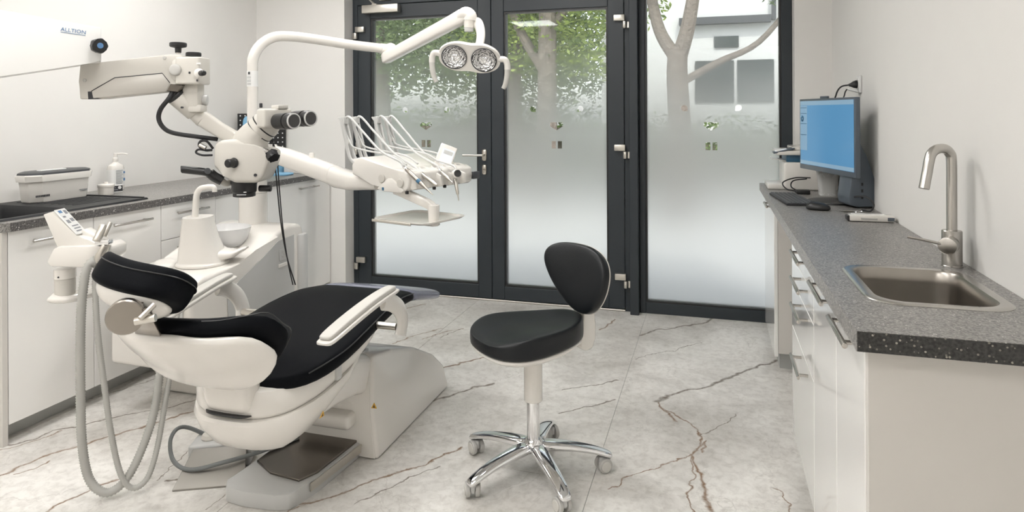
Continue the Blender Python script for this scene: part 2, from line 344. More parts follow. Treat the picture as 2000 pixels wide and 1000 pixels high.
def tile_mat(i, segs):
    m = bpy.data.materials.new('marble_tile'); m.use_nodes = True; nt = m.node_tree; b = nt.nodes['Principled BSDF']; N = nt.nodes.new; L = nt.links.new
    geo = N('ShaderNodeNewGeometry')
    def noise(scale, detail=5, dist=0, off=None, rough=.55):
        n = N('ShaderNodeTexNoise'); n.inputs['Scale'].default_value = scale; n.inputs['Detail'].default_value = detail; n.inputs['Distortion'].default_value = dist; n.inputs['Roughness'].default_value = rough
        L(geo.outputs['Position'], n.inputs['Vector']); return n
    n1 = noise(1.9, 7, .6, rough=.65); n2 = noise(28, 6, .4, rough=.7); n3 = noise(7, 6, 1.2)
    c1 = N('ShaderNodeValToRGB'); e = c1.color_ramp.elements; e[0].position = .33; e[0].color = (.56, .535, .50, 1); e[1].position = .60; e[1].color = (.85, .83, .795, 1)
    L(n1.outputs['Fac'], c1.inputs[0])
    c2 = N('ShaderNodeValToRGB'); e = c2.color_ramp.elements; e[0].position = .34; e[0].color = (.68, .66, .64, 1); e[1].position = .55; e[1].color = (1, 1, 1, 1)
    L(n2.outputs['Fac'], c2.inputs[0])
    mu = N('ShaderNodeMix'); mu.data_type = 'RGBA'; mu.blend_type = 'MULTIPLY'; mu.inputs[0].default_value = .55; L(c1.outputs[0], mu.inputs[6]); L(c2.outputs[0], mu.inputs[7])
    # faint hair cracks
    vo = N('ShaderNodeTexVoronoi'); vo.feature = 'DISTANCE_TO_EDGE'; vo.inputs['Scale'].default_value = 2.6
    wv = N('ShaderNodeVectorMath'); wv.operation = 'MULTIPLY_ADD'; L(n3.outputs['Color'], wv.inputs[0]); wv.inputs[1].default_value = (.35, .35, 0); L(geo.outputs['Position'], wv.inputs[2]); L(wv.outputs[0], vo.inputs['Vector'])
    cm = N('ShaderNodeMapRange'); L(vo.outputs['Distance'], cm.inputs[0]); cm.inputs[1].default_value = 0; cm.inputs[2].default_value = .012; cm.inputs[3].default_value = .5; cm.inputs[4].default_value = 0
    cm2 = N('ShaderNodeMath'); cm2.operation = 'MULTIPLY'; L(cm.outputs[0], cm2.inputs[0]); L(n1.outputs['Fac'], cm2.inputs[1])
    m1 = N('ShaderNodeMix'); m1.data_type = 'RGBA'; L(cm2.outputs[0], m1.inputs[0]); L(mu.outputs[2], m1.inputs[6]); m1.inputs[7].default_value = (.30, .27, .24, 1)
    last = m1.outputs[2]
    if segs:
        wn_ = N('ShaderNodeTexNoise'); wn_.inputs['Scale'].default_value = 13; wn_.inputs['Detail'].default_value = 5; L(geo.outputs['Position'], wn_.inputs['Vector'])
        sub = N('ShaderNodeVectorMath'); sub.operation = 'SUBTRACT'; L(wn_.outputs['Color'], sub.inputs[0]); sub.inputs[1].default_value = (.5, .5, .5)
        wp = N('ShaderNodeVectorMath'); wp.operation = 'MULTIPLY_ADD'; L(sub.outputs[0], wp.inputs[0]); wp.inputs[1].default_value = (.07, .07, 0); L(geo.outputs['Position'], wp.inputs[2])
        acc = {0: None, 1: None}
        for (a, bb, wd, c) in segs:
            g = N('ShaderNodeGroup'); g.node_tree = VG; L(wp.outputs[0], g.inputs[0]); g.inputs[1].default_value = (a[0], a[1], 0); g.inputs[2].default_value = (bb[0], bb[1], 0); g.inputs[3].default_value = wd * 1.7
            if acc[c] is None: acc[c] = g.outputs[0]
            else:
                mm = N('ShaderNodeMath'); mm.operation = 'MAXIMUM'; L(acc[c], mm.inputs[0]); L(g.outputs[0], mm.inputs[1]); acc[c] = mm.outputs[0]
        br = N('ShaderNodeMapRange'); L(n2.outputs['Fac'], br.inputs[0]); br.inputs[1].default_value = .30; br.inputs[2].default_value = .55; br.inputs[3].default_value = .45; br.inputs[4].default_value = 1
        for c, colr in ((0, (.20, .105, .045)), (1, (.13, .095, .065))):
            if acc[c] is None: continue
            k = N('ShaderNodeMath'); k.operation = 'MULTIPLY'; L(acc[c], k.inputs[0]); L(br.outputs[0], k.inputs[1])
            mv = N('ShaderNodeMix'); mv.data_type = 'RGBA'; L(k.outputs[0], mv.inputs[0]); L(last, mv.inputs[6]); mv.inputs[7].default_value = colr + (1,); last = mv.outputs[2]
    L(last, b.inputs['Base Color']); b.inputs['Roughness'].default_value = .36
    bp = N('ShaderNodeBump'); bp.inputs['Strength'].default_value = .08; bp.inputs['Distance'].default_value = .002; L(n2.outputs['Fac'], bp.inputs['Height']); L(bp.outputs[0], b.inputs['Normal'])
    return m
xs = [XL, -2.83, -1.63, -.43, XR]; ys = [YF, .02, 1.22, 2.42, 3.62, 4.69]
ti = 0
for i in range(len(xs) - 1):
    for j in range(len(ys) - 1):
        x0, x1, y0, y1 = xs[i], xs[i + 1], ys[j], ys[j + 1]; g = .0009
        segs = []
        for pl, wd, c in VEINS:
            for a, b_ in zip(pl[:-1], pl[1:]):
                if max(a[0], b_[0]) > x0 - .06 and min(a[0], b_[0]) < x1 + .06 and max(a[1], b_[1]) > y0 - .06 and min(a[1], b_[1]) < y1 + .06: segs.append((a, b_, wd, c))
        MB().box((x0 + g, y0 + g, -.012), (x1 - g, y1 - g, 0), .0008, 1).build('floor_tile', tile_mat(ti, segs), floor); ti += 1
struct('ceiling', MB().box((XL - .15, YF - .15, ZC), (XR + .15, 4.75, ZC + .12)), 'ceiling_paint')
struct('wall_left', MB().box((XL - .12, YF - .12, -.05), (XL, 4.75, ZC)), 'wall_paint')
struct('wall_right', MB().box((XR, YF - .12, -.05), (XR + .12, 4.75, ZC)), 'wall_paint')
struct('wall_front', MB().box((XL, YF - .12, -.05), (XR, YF, ZC)), 'wall_rear')
mb = MB(); mb.box((XL, YB, -.05), (WX0, 4.75, ZC)); mb.box((WX1, YB, -.05), (XR, 4.75, ZC)); mb.box((WX0, YB, WZ), (WX1, 4.75, ZC))
struct('wall_back', mb, 'wall_paint')
# recessed lamps in the ceiling
for k, (x, y) in enumerate(((-2.55, 3.05), (-1.15, 3.05), (-2.55, 1.3), (-1.15, 1.3), (-2.55, -.45), (-1.15, -.45))):
    t = thing('ceiling_light', (x, y, ZC), 'square white led ceiling panel ' + ('nearest the glass doors' if y > 2 else 'in the middle of the room' if y > .5 else 'behind the camera') + (', left row' if x < -2 else ', right row'), 'ceiling light', 'led panels in the ceiling')
    mb = MB()
    for a, b_ in (((-.32, -.32), (.32, -.30)), ((-.32, .30), (.32, .32)), ((-.32, -.30), (-.30, .30)), ((.30, -.30), (.32, .30))):
        mb.box((x + a[0], y + a[1], ZC - .012), (x + b_[0], y + b_[1], ZC))
    mb.build('frame', 'sticker_white', t)
    MB().box((x - .30, y - .30, ZC - .008), (x + .30, y + .30, ZC - .002)).build('diffuser', 'led_panel', t)

# ------------------------------------------------------------------ glazed front: two door leaves and a fixed pane
FY = 4.55
def film_mat():
    m = bpy.data.materials.new('frosted_film'); m.use_nodes = True; nt = m.node_tree; nt.nodes.remove(nt.nodes['Principled BSDF']); N = nt.nodes.new; L = nt.links.new
    out = nt.nodes['Material Output']; geo = N('ShaderNodeNewGeometry'); sp = N('ShaderNodeSeparateXYZ'); L(geo.outputs['Position'], sp.inputs[0])
    cr = N('ShaderNodeValToRGB'); mr = N('ShaderNodeMapRange'); L(sp.outputs['Z'], mr.inputs[0]); mr.inputs[1].default_value = .0; mr.inputs[2].default_value = 2.4
    L(mr.outputs[0], cr.inputs[0]); e = cr.color_ramp.elements
    e[0].position = .40; e[0].color = (.985, .985, .985, 1); e[1].position = .90; e[1].color = (.06, .06, .06, 1)
    for p, v in ((.50, .95), (.58, .72), (.68, .38), (.80, .14)): x = e.new(p); x.color = (v, v, v, 1)
    tr = N('ShaderNodeBsdfTransparent'); tr.inputs[0].default_value = (.93, .96, .95, 1)
    tl0 = N('ShaderNodeBsdfTranslucent'); tl0.inputs[0].default_value = (.95, .95, .95, 1); rfr = N('ShaderNodeBsdfRefraction'); rfr.inputs['Roughness'].default_value = .62; rfr.inputs['IOR'].default_value = 1.25; rfr.inputs[0].default_value = (.90, .95, .99, 1); tl = N('ShaderNodeMixShader'); tl.inputs[0].default_value = .52; L(tl0.outputs[0], tl.inputs[1]); L(rfr.outputs[0], tl.inputs[2])
    df = N('ShaderNodeBsdfDiffuse'); df.inputs[0].default_value = (.78, .82, .83, 1); a = N('ShaderNodeMixShader'); a.inputs[0].default_value = .18
    L(tl.outputs[0], a.inputs[1]); L(df.outputs[0], a.inputs[2])
    mx = N('ShaderNodeMixShader'); L(cr.outputs[0], mx.inputs[0]); L(tr.outputs[0], mx.inputs[1]); L(a.outputs[0], mx.inputs[2]); L(mx.outputs[0], out.inputs[0]); MATS['frosted_film'] = m
    g = bpy.data.materials.new('pane_glass'); g.use_nodes = True; nt = g.node_tree; nt.nodes.remove(nt.nodes['Principled BSDF']); N = nt.nodes.new; L = nt.links.new
    tr = N('ShaderNodeBsdfTransparent'); tr.inputs[0].default_value = (.95, .955, .95, 1); gl = N('ShaderNodeBsdfGlossy'); gl.inputs['Roughness'].default_value = .02
    fr = N('ShaderNodeFresnel'); fr.inputs[0].default_value = 1.45; mx = N('ShaderNodeMixShader'); L(fr.outputs[0], mx.inputs[0]); L(tr.outputs[0], mx.inputs[1]); L(gl.outputs[0], mx.inputs[2]); L(mx.outputs[0], nt.nodes['Material Output'].inputs[0]); MATS['pane_glass'] = g
film_mat()
def film(parent, x0, x1, z0, z1, cut):
    """frosted film with cut-out marks: two drops, a shield, two squares"""
    cu = bpy.data.curves.new('film', 'CURVE'); cu.dimensions = '2D'; cu.fill_mode = 'BOTH'
    loops = [[(x0, z0), (x1, z0), (x1, z1), (x0, z1)]]
    c = cut
    for cx_, sgn in ((c - .172, 1), (c + .172, -1)):
        r = .021; pts = []
        a0 = R(-90) if sgn > 0 else R(180)
        for k in range(13):
            t = a0 - R(270) * k / 12 if sgn > 0 else a0 - R(270) * k / 12
            pts.append((cx_ + r * math.cos(t), 1.384 + r * math.sin(t)))
        pts.append((cx_ + sgn * r, 1.384 - r)); loops.append(pts)
    loops.append([(c - .047, 1.262), (c, 1.232), (c + .047, 1.262), (c + .047, 1.284), (c + .042, 1.289), (c - .042, 1.289), (c - .047, 1.284)])
    loops.append([(c - .036, 1.104), (c - .006, 1.104), (c - .006, 1.156), (c - .036, 1.156)]); loops.append([(c + .008, 1.104), (c + .038, 1.104), (c + .038, 1.156), (c + .008, 1.156)])
    for lp in loops:
        s_ = cu.splines.new('POLY'); s_.points.add(len(lp) - 1); s_.use_cyclic_u = True
        for p, q in zip(s_.points, lp): p.co = (q[0], q[1], 0, 1)
    ob = bpy.data.objects.new('film', cu); col.objects.link(ob)
    me = bpy.data.meshes.new_from_object(ob.evaluated_get(bpy.context.evaluated_depsgraph_get())); bpy.data.objects.remove(ob)
    for v in me.vertices: v.co = V((v.co.x, FY + .0335, v.co.y))
    me.materials.clear(); me.materials.append(MATS['frosted_film'])
    o = bpy.data.objects.new('film', me); col.objects.link(o); o.parent = parent
    return tag(o, 'frosted privacy film with small clear cut-out marks')
def glazing(name, x0, x1, z0, z1, sl, sr, sb, st, y0, y1, cut):
    mb = MB(); b = .003
    mb.box((x0, y0, z0), (x0 + sl, y1, z1), b, 1); mb.box((x1 - sr, y0, z0), (x1, y1, z1), b, 1)
    mb.box((x0 + sl, y0, z0), (x1 - sr, y1, z0 + sb), b, 1); mb.box((x0 + sl, y0, z1 - st), (x1 - sr, y1, z1), b, 1)
    o = struct(name, mb, 'anthracite')
    gx0, gx1, gz0, gz1 = x0 + sl, x1 - sr, z0 + sb, z1 - st
    mb = MB(); t = .012
    mb.box((gx0, y0 + .008, gz0), (gx0 + t, y1, gz1)); mb.box((gx1 - t, y0 + .008, gz0), (gx1, y1, gz1)); mb.box((gx0 + t, y0 + .008, gz0), (gx1 - t, y1, gz0 + t)); mb.box((gx0 + t, y0 + .008, gz1 - t), (gx1 - t, y1, gz1))
    mb.build('glazing_bead', 'black_plastic', o)
    MB().box((gx0, FY + .035, gz0), (gx1, FY + .041, gz1)).build('glass_pane', 'pane_glass', o)
    film(o, gx0 + t, gx1 - t, gz0 + t, gz1 - t, cut)
    return o
mb = MB(); b = .003
mb.box((WX0, FY, 0), (-2.614, FY + .07, WZ), b, 1); mb.box((-.571, FY, 0), (-.532, FY + .07, WZ), b, 1)
mb.box((-2.614, FY, 2.19), (-.571, FY + .07, WZ), b, 1); mb.box((-.532, 4.478, 0), (-.476, FY + .07, WZ), b, 1)
trim = struct('trim_1', mb, 'anthracite'); trim['label'] = 'dark grey metal frame around the glazed doors and the fixed pane'
MB().box((WX0, FY - .012, 0), (-.571, FY + .05, .012), .003, 1).build('threshold', 'nickel', trim)
d1 = glazing('door_1', -2.611, -1.532, .014, 2.186, .106, .10, .096, .101, FY - .002, FY + .066, -2.06); d1['label'] = 'left dark-framed door leaf with frosted glass, lever handle and closer'
d2 = glazing('door_2', -1.528, -.575, .014, 2.186, .094, .11, .094, .101, FY - .002, FY + .066, -1.055); d2['label'] = 'middle dark-framed door leaf with frosted glass'
w1 = glazing('window_1', -.475, WX1 - .001, 0, WZ, .040, .064, .073, .08, FY - .002, FY + .066, -.007); w1['label'] = 'tall fixed dark-framed pane of frosted glass on the right'
# hinges
def hinge(parent, x, z, side):
    mb = MB(); mb.box((x + (0 if side > 0 else -.075), FY - .032, z + .005), (x + (.075 if side > 0 else 0), FY - .002, z + .048), .004, 2)
    mb.cyl((x, FY - .024, z - .046), (x, FY - .024, z + .001), .016, seg=16, bevel=.002); mb.box((x + (-.03 if side > 0 else 0), FY - .02, z - .046), (x + (0 if side > 0 else .03), FY - .002, z), .003, 1)
    mb.build('hinge', 'nickel', parent)
for z in (1.975, .212): hinge(d1, -2.62, z, 1)
hinge(d1, -2.62, 1.09, 1)
for z in (1.975, 1.09, .212): hinge(d2, -.565, z, -1)
# lever handle + lock rose
hx = -1.582
mb = MB(); mb.box((hx - .017, FY - .014, 1.012), (hx + .017, FY - .002, 1.095), .012, 3); mb.cyl((hx, FY - .055, 1.054), (hx, FY - .01, 1.054), .009, seg=14)
mb.tube([(hx, FY - .052, 1.054), (hx - .02, FY - .056, 1.054), (hx - .15, FY - .056, 1.053)], .009, seg=12); mb.build('door_handle', 'nickel', d1)
mb = MB(); mb.box((hx - .015, FY - .012, .912), (hx + .015, FY - .002, .984), .012, 3); lk = mb.build('lock_plate', 'nickel', d1)
MB().cyl((hx, FY - .016, .948), (hx, FY - .01, .948), .009, seg=14).build('keyhole', 'steel_warm', lk)
# door closer
mb = MB(); mb.box((-2.545, FY - .062, 2.118), (-2.243, FY - .004, 2.180), .005, 2); cl = mb.build('door_closer', 'nickel', d1)
mb = MB(); mb.box((-2.47, FY - .04, 2.178), (-2.43, FY - .01, 2.19)); mb.tube([(-2.45, FY - .03, 2.186), (-2.50, FY - .06, 2.24), (-2.40, FY - .03, 2.30)], .009, smooth=False, seg=8); mb.build('closer_arm', 'nickel', cl)
MB().box((-2.42, FY - .02, 2.215), (-2.33, FY, 2.245), .003, 1).build('arm_bracket', 'nickel', trim)

# ------------------------------------------------------------------ outdoors
def ground_mat():
    m = bpy.data.materials.new('park_ground'); m.use_nodes = True; nt = m.node_tree; b = nt.nodes['Principled BSDF']; N = nt.nodes.new; L = nt.links.new
    geo = N('ShaderNodeNewGeometry'); sp = N('ShaderNodeSeparateXYZ'); L(geo.outputs['Position'], sp.inputs[0])
    n = N('ShaderNodeTexNoise'); n.inputs['Scale'].default_value = 1.2; n.inputs['Detail'].default_value = 6; L(geo.outputs['Position'], n.inputs[0])
    st = N('ShaderNodeMapRange'); L(sp.outputs['Y'], st.inputs[0]); st.inputs[1].default_value = 16.0; st.inputs[2].default_value = 16.1
    cr = N('ShaderNodeValToRGB'); e = cr.color_ramp.elements; e[0].color = (.10, .14, .05, 1); e[1].color = (.28, .34, .15, 1); L(n.outputs['Fac'], cr.inputs[0])
    mx = N('ShaderNodeMix'); mx.data_type = 'RGBA'; L(st.outputs[0], mx.inputs[0]); mx.inputs[6].default_value = (.66, .65, .63, 1); L(cr.outputs[0], mx.inputs[7]); L(mx.outputs[2], b.inputs['Base Color']); b.inputs['Roughness'].default_value = .9
    MATS['park_ground'] = m
ground_mat()
g = struct('floor_outside', MB().box((-40, 4.70, -.25), (40, 60, -.05)), 'park_ground')
def foliage(name, m, parent, blobs, n, size):
    bm = bmesh.new()
    tot = sum(b[3] ** 2 for b in blobs)
    for (x, y, z, r) in blobs:
        for k in range(int(n * r * r / tot)):
            d = V((random.gauss(0, 1), random.gauss(0, 1), random.gauss(0, 1))).normalized() * r * (random.random() ** .45)
            p = V((x, y, z)) + V((d.x, d.y, d.z * .8)); s_ = size * random.uniform(.6, 1.3)
            u = V((random.gauss(0, 1), random.gauss(0, 1), random.gauss(0, .6))).normalized(); v = u.cross(V((random.gauss(0, 1), random.gauss(0, 1), random.gauss(0, 1)))).normalized()
            bm.faces.new([bm.verts.new(p + a) for a in (-u * s_, v * s_ * .45, u * s_, -v * s_ * .45)])
    o_ = MB(); o_.bm.free(); o_.bm = bm; ob = o_.build(name, m, parent, smooth=0); ob['kind'] = 'stuff'; return ob
def tree(loc, trunk_paths, blobs, n, size, m, label):
    t = thing('park_tree', loc, label, 'tree', 'trees outside the glass front')
    mb = MB()
    for pts, r0, r1 in trunk_paths: mb.tube([V(loc) + V(p) for p in pts], r0, seg=10, n=5, rfun=lambda q, a=r0, b_=r1: a + (b_ - a) * q)
    mb.build('trunk', 'bark', t)
    foliage('foliage', m, t, [(loc[0] + x, loc[1] + y, loc[2] + z, r) for x, y, z, r in blobs], n, size); return t
# forked tree behind the fixed pane
tree((-.42, 9.0, -.05), [([(0, 0, 0), (.02, 0, .9), (-.02, 0, 1.9), (0, 0, 2.25)], .17, .125), ([(-.02, 0, 2.1), (-.25, .05, 2.5), (-.42, .1, 3.2), (-.8, .2, 4.4)], .095, .05),
      ([(0, 0, 2.1), (.14, -.05, 2.6), (.22, 0, 3.4), (.1, .1, 4.8)], .11, .06), ([(.05, 0, 1.80), (.5, .05, 2.05), (1.0, .1, 2.3), (1.5, .2, 2.9)], .055, .03), ([(-.35, .08, 2.9), (-.7, .1, 3.0), (-1.2, .1, 3.7)], .06, .03)],
     [(-.9, .2, 4.2, 1.0), (.4, 0, 4.6, 1.2), (1.7, .3, 3.4, .95), (1.4, 0, 4.5, 1.1), (2.1, -.3, 2.6, .55), (-.6, 0, 3.2, .5), (.9, -.2, 3.3, .45)], 6500, .055, 'leaf_dull', 'forked grey tree outside behind the fixed right pane')
tree((-2.5, 10.2, -.05), [([(0, 0, 0), (0, 0, 1.5), (.02, 0, 3.2), (.05, 0, 5.2)], .17, .12), ([(0, 0, 2.0), (-.5, .1, 2.8), (-.8, .1, 3.8)], .09, .05), ([(.02, 0, 2.7), (.5, .1, 3.3), (1.0, .1, 4.2)], .07, .04)],
     [(-.9, .2, 3.6, 1.1), (0, .4, 3.2, 1.0), (1.0, .3, 3.3, 1.0), (0, 0, 4.8, 1.3), (-1.0, .3, 2.5, .75), (.2, .5, 2.5, .7), (.9, .3, 2.35, .6)], 9500, .055, 'leaf_bright', 'sunlit tree with straight trunk outside behind the middle door')
tree((-3.5, 11.2, -.05), [([(0, 0, 0), (.1, 0, 1.6), (.3, 0, 3.2), (.3, 0, 5.0)], .15, .09)],
     [(0, 0, 3.4, 1.1), (.4, .2, 2.6, .8), (.9, .2, 4.0, 1.0), (-.4, .2, 4.2, 1.1)], 6500, .055, 'leaf_bright', 'leaning tree outside between the two door leaves')
tree((-5.6, 10.6, -.05), [([(0, 0, 0), (0, 0, 1.6), (-.1, 0, 3.2), (0, 0, 5.0)], .16, .10)],
     [(0, -.4, 3.3, 1.3), (.9, -.2, 3.0, 1.1), (-.9, 0, 3.1, 1.2), (.1, -.2, 2.4, .9), (1.0, 0, 4.2, 1.2), (-.8, 0, 4.4, 1.2)], 9000, .055, 'leaf_dull', 'dark leafy tree outside behind the left door')
tree((-10.2, 16, -.05), [([(0, 0, 0), (0, 0, 2), (.1, 0, 5)], .2, .1)], [(0, 0, 3.4, 2.0), (1.6, .2, 3.0, 1.6), (-1.5, 0, 3.4, 1.8)], 6500, .08, 'leaf_dull', 'broad far tree outside beyond the left door')
tree((-5.6, 19, -.05), [([(0, 0, 0), (0, 0, 2), (.1, 0, 5)], .2, .1)], [(0, 0, 3.2, 2.0), (1.8, .2, 2.8, 1.6), (-1.5, 0, 3.0, 1.8), (.4, 0, 1.5, 1.2)], 7500, .08, 'leaf_dull', 'broad far tree outside beyond the middle door')
tree((-7.6, 13.6, -.05), [([(0, 0, 0), (0, 0, 2), (.1, 0, 5.5)], .18, .1)], [(0, 0, 2.6, 1.4), (1.0, .2, 3.6, 1.5), (-1.2, 0, 3.4, 1.5), (.2, 0, 4.8, 1.5), (1.6, 0, 2.4, 1.0)], 8000, .075, 'leaf_dull', 'shady tree outside right behind the left door leaf, farther back')
tree((-4.5, 14.0, -.05), [([(0, 0, 0), (0, 0, 2), (-.1, 0, 5.5)], .18, .1)], [(0, 0, 2.7, 1.4), (1.1, .2, 3.4, 1.4), (-1.2, 0, 3.2, 1.4), (.2, 0, 4.8, 1.5), (1.5, 0, 2.3, .9)], 8000, .075, 'leaf_dull', 'shady tree outside behind the middle door leaf, farther back')
hg = thing('hedge', (-5, 21, -.05), 'long green hedge at the back of the park', 'hedge')
foliage('foliage', 'leaf_dull', hg, [(-22 + k * 1.25, 21 + .3 * (k % 3), .75, 1.15) for k in range(17)], 7000, .10)
MB().box((-23, 20.95, -.05), (-2.8, 21.05, .9)).build('branches', 'bark', hg)
hg = thing('hedge', (2, 13.9, -.05), 'dark green hedge in front of the pale grey building', 'hedge')
foliage('foliage', 'leaf_dull', hg, [(-2.2 + k * .55, 13.9 + .1 * (k % 2), .55 + .12 * (k % 3), .72) for k in range(12)], 5000, .06)
MB().box((-2.4, 13.85, -.05), (4.2, 13.95, .7)).build('branches', 'bark', hg)
# building across the street
t = thing('building', (3.2, 18, -.05), 'pale grey building with dark openings behind the forked tree', 'building')
MB().box((-2.4, 15.0, -.05), (8.8, 20, 5.2)).build('wall', 'house_wall', t)
MB().box((-2.6, 14.8, 5.2), (9.0, 20.2, 5.4)).build('roof_edge', 'dark_grey', t)
for x0, x1, z0, z1 in ((-.35, .45, 1.55, 2.45), (.52, 1.25, 1.55, 2.45), (.05, .55, 2.73, 2.97), (2.0, 3.0, 1.5, 2.6), (4.0, 5.0, 1.5, 2.6)): MB().box((x0, 14.96, z0), (x1, 15.0, z1)).build('window', 'house_glass', t)
MB().box((-.68, 14.80, 3.23), (1.19, 15.0, 3.38)).build('canopy', 'dark_grey', t); MB().box((1.21, 14.85, 3.28), (1.29, 15.0, 4.6)).build('downpipe', 'dark_grey', t)

# ------------------------------------------------------------------ cabinets along the left wall
def bar_handle(parent, p0, p1, out, r=.006, name='handle'):
    """bar between p0 and p1 on a front; out = outward normal; two posts"""
    p0 = V(p0); p1 = V(p1); out = V(out); mb = MB(); q0 = p0 + out * .032; q1 = p1 + out * .032
    mb.cyl(q0, q1, r, seg=14, bevel=.001); L = p1 - p0
    for t in (.12, .88): mb.cyl(p0 + L * t, p0 + L * t + out * .032, r * .8, seg=12)
    return mb.build(name, 'steel_brushed', parent)
LX = -2.785; CTOP = .918; CLOW = .88
def left_unit(y0, y1, label, fronts, top=CLOW):
    t = thing('base_cabinet', ((XL + LX) / 2, (y0 + y1) / 2, 0), label, 'cabinet', 'white base cabinets on the left')
    MB().box((XL + .004, y0 + .001, .08), (LX - .019, y1 - .001, top)).build('body', 'cabinet_body', t)
    MB().box((XL + .05, y0 + .001, 0), (-2.865, y1 - .001, .08)).build('plinth', 'plinth', t)
    for nm, z0, z1, hz in fronts:
        d = MB().box((LX - .018, y0 + .0015, z0 + .0015), (LX, y1 - .0015, z1 - .0015), .0015, 1).build(nm, 'cabinet_gloss', t)
        if hz:
            c = (y0 + y1) / 2; bar_handle(d, (LX, c - .115, hz), (LX, c + .115, hz), (1, 0, 0))
left_unit(2.017, 2.414, 'nearest white gloss base cabinet under the black sink', [('door', .08, .88, .826)], .70)
left_unit(2.414, 2.812, 'white gloss base cabinet under the sink drainer, behind the console', [('door', .08, .88, .826)])
left_unit(2.812, 3.212, 'white drawer cabinet behind the spittoon spout', [('drawer', .692, .88, .828), ('drawer', .50, .692, .64), ('drawer', .08, .50, .44)])
left_unit(3.212, 3.815, 'white gloss base cabinet behind the lamp column', [('door', .08, .88, None)])
left_unit(3.815, 4.425, 'wide white base cabinet at the far end beside the glass door', [('door', .08, .88, .832)])
t = MB().box((XL + .004, 1.992, 0), (LX, 2.015, CLOW), .001, 1).build('end_panel', 'cabinet_body'); centre(tag(t, 'narrow white end panel closing the left cabinet row', 'panel'))
# worktop with cut-out for the inset sink
t = thing('worktop', ((XL + LX) / 2, 3.2, CLOW), 'long grey speckled worktop on the left base cabinets', 'worktop')
SX0, SX1, SY0, SY1 = -3.37, -2.822, 1.62, 2.775        # sink outline
YA = 1.985; XF = -2.768
mb = MB()
mb.prism([(XL + .003, SY1 - .02, CLOW), (XF, SY1 - .02, CLOW), (XF, 4.427, CLOW), (XL + .003, 4.427, CLOW)], (0, 0, CTOP - CLOW))
mb.prism([(SX1 - .02, YA + .0, CLOW), (XF - .03, YA, CLOW), (XF - .01, YA + .01, CLOW), (XF, YA + .03, CLOW), (XF, SY1 - .02, CLOW), (SX1 - .02, SY1 - .02, CLOW)], (0, 0, CTOP - CLOW))
mb.box((XL + .003, YA, CLOW), (SX0 + .02, SY1 - .02, CTOP))
mb.build('slab', 'granite_top', t, smooth=0)
mb = MB(); mb.prism([(XF - .002, YA + .03, CLOW + .002), (XF + .0015, YA + .03, CLOW + .002), (XF + .0015, 4.426, CLOW + .002), (XF - .002, 4.426, CLOW + .002)], (0, 0, CTOP - CLOW - .004)); mb.build('edge_strip', 'granite_edge', t, smooth=0)
# black composite sink with drainer
t = thing('inset_sink', (-3.1, 2.3, CTOP), 'black composite inset sink with ribbed drainer', 'sink')
mb = MB()
def rrect(x0, x1, y0, y1, r, z, k=5):
    out = []
    for cx_, cy_, a in ((x1 - r, y1 - r, 0), (x0 + r, y1 - r, 90), (x0 + r, y0 + r, 180), (x1 - r, y0 + r, 270)):
        for i in range(k + 1):
            q = R(a + 90 * i / k); out.append(V((cx_ + r * math.cos(q), cy_ + r * math.sin(q), z)))
    return out
BX0, BX1, BY0, BY1 = SX0 + .05, SX1 - .03, YA + .005, 2.36
o = rrect(SX0, SX1, YA, SY1, .015, CTOP + .001); i1 = rrect(SX0 + .004, SX1 - .004, YA + .004, SY1 - .004, .013, CTOP + .009)
mb.loft([o, i1], caps=False)
# rim top around bowl: bowl ring then drainer
b0 = rrect(BX0, BX1, BY0, BY1, .05, CTOP + .009); b1 = rrect(BX0 + .012, BX1 - .012, BY0 + .012, BY1 - .012, .045, CTOP - .01); b2 = rrect(BX0 + .03, BX1 - .03, BY0 + .03, BY1 - .03, .04, CTOP - .19)
mb.loft([i1, b0], caps=False); mb.loft([b0, b1, b2], caps=False); mb.bm.faces.new([mb.bm.verts.new(p) for p in b2])
mb.build('bowl_and_rim', 'black_sink', t)
for k in range(9):
    x = SX0 + .06 + k * .045
    MB().box((x, 2.44, CTOP + .008), (x + .012, SY1 - .07, CTOP + .0115), .0015, 1).build('drainer_rib', 'black_sink', t)
mb = MB(); mb.box((SX0 + .02, SY1 - .03, CTOP + .009), (SX1 - .02, SY1 - .012, CTOP + .014), .002, 1); mb.build('drainer_lip', 'black_sink', t)

# ------------------------------------------------------------------ things on the left worktop
# long lidded disinfection tray standing across the sink
base = V((-3.235, 2.585, CTOP + .012))
t = thing('disinfection_box', base, 'long white lidded box with dark lid across the black sink', 'box')
# axis: long side runs away from the camera with the worktop
ax = V((-.02, 1, 0)).normalized(); ay = V((-ax.y, ax.x, 0)); L2, W2, HB = .168, .072, .138
def boxpoly(L, Wd, ch): return [(-L + ch, -Wd), (L - ch, -Wd), (L, -Wd + ch), (L, Wd - ch), (L - ch, Wd), (-L + ch, Wd), (-L, Wd - ch), (-L, -Wd + ch)]
def P3(p, z): return base + ax * p[0] + ay * p[1] + V((0, 0, z))
mb = MB(); mb.loft([[P3(p, 0) for p in boxpoly(L2 * .93, W2 * .9, .04)], [P3(p, .006) for p in boxpoly(L2 * .95, W2 * .93, .04)], [P3(p, HB - .035) for p in boxpoly(L2, W2, .04)]]); mb.build('tub', 'white_plastic', t)
mb = MB(); mb.loft([[P3(p, HB - .036) for p in boxpoly(L2 * 1.09, W2 * 1.10, .05)], [P3(p, HB - .008) for p in boxpoly(L2 * 1.12, W2 * 1.14, .05)], [P3(p, HB - .003) for p in boxpoly(L2 * 1.11, W2 * 1.12, .05)]]); mb.build('rim', 'white_plastic', t)
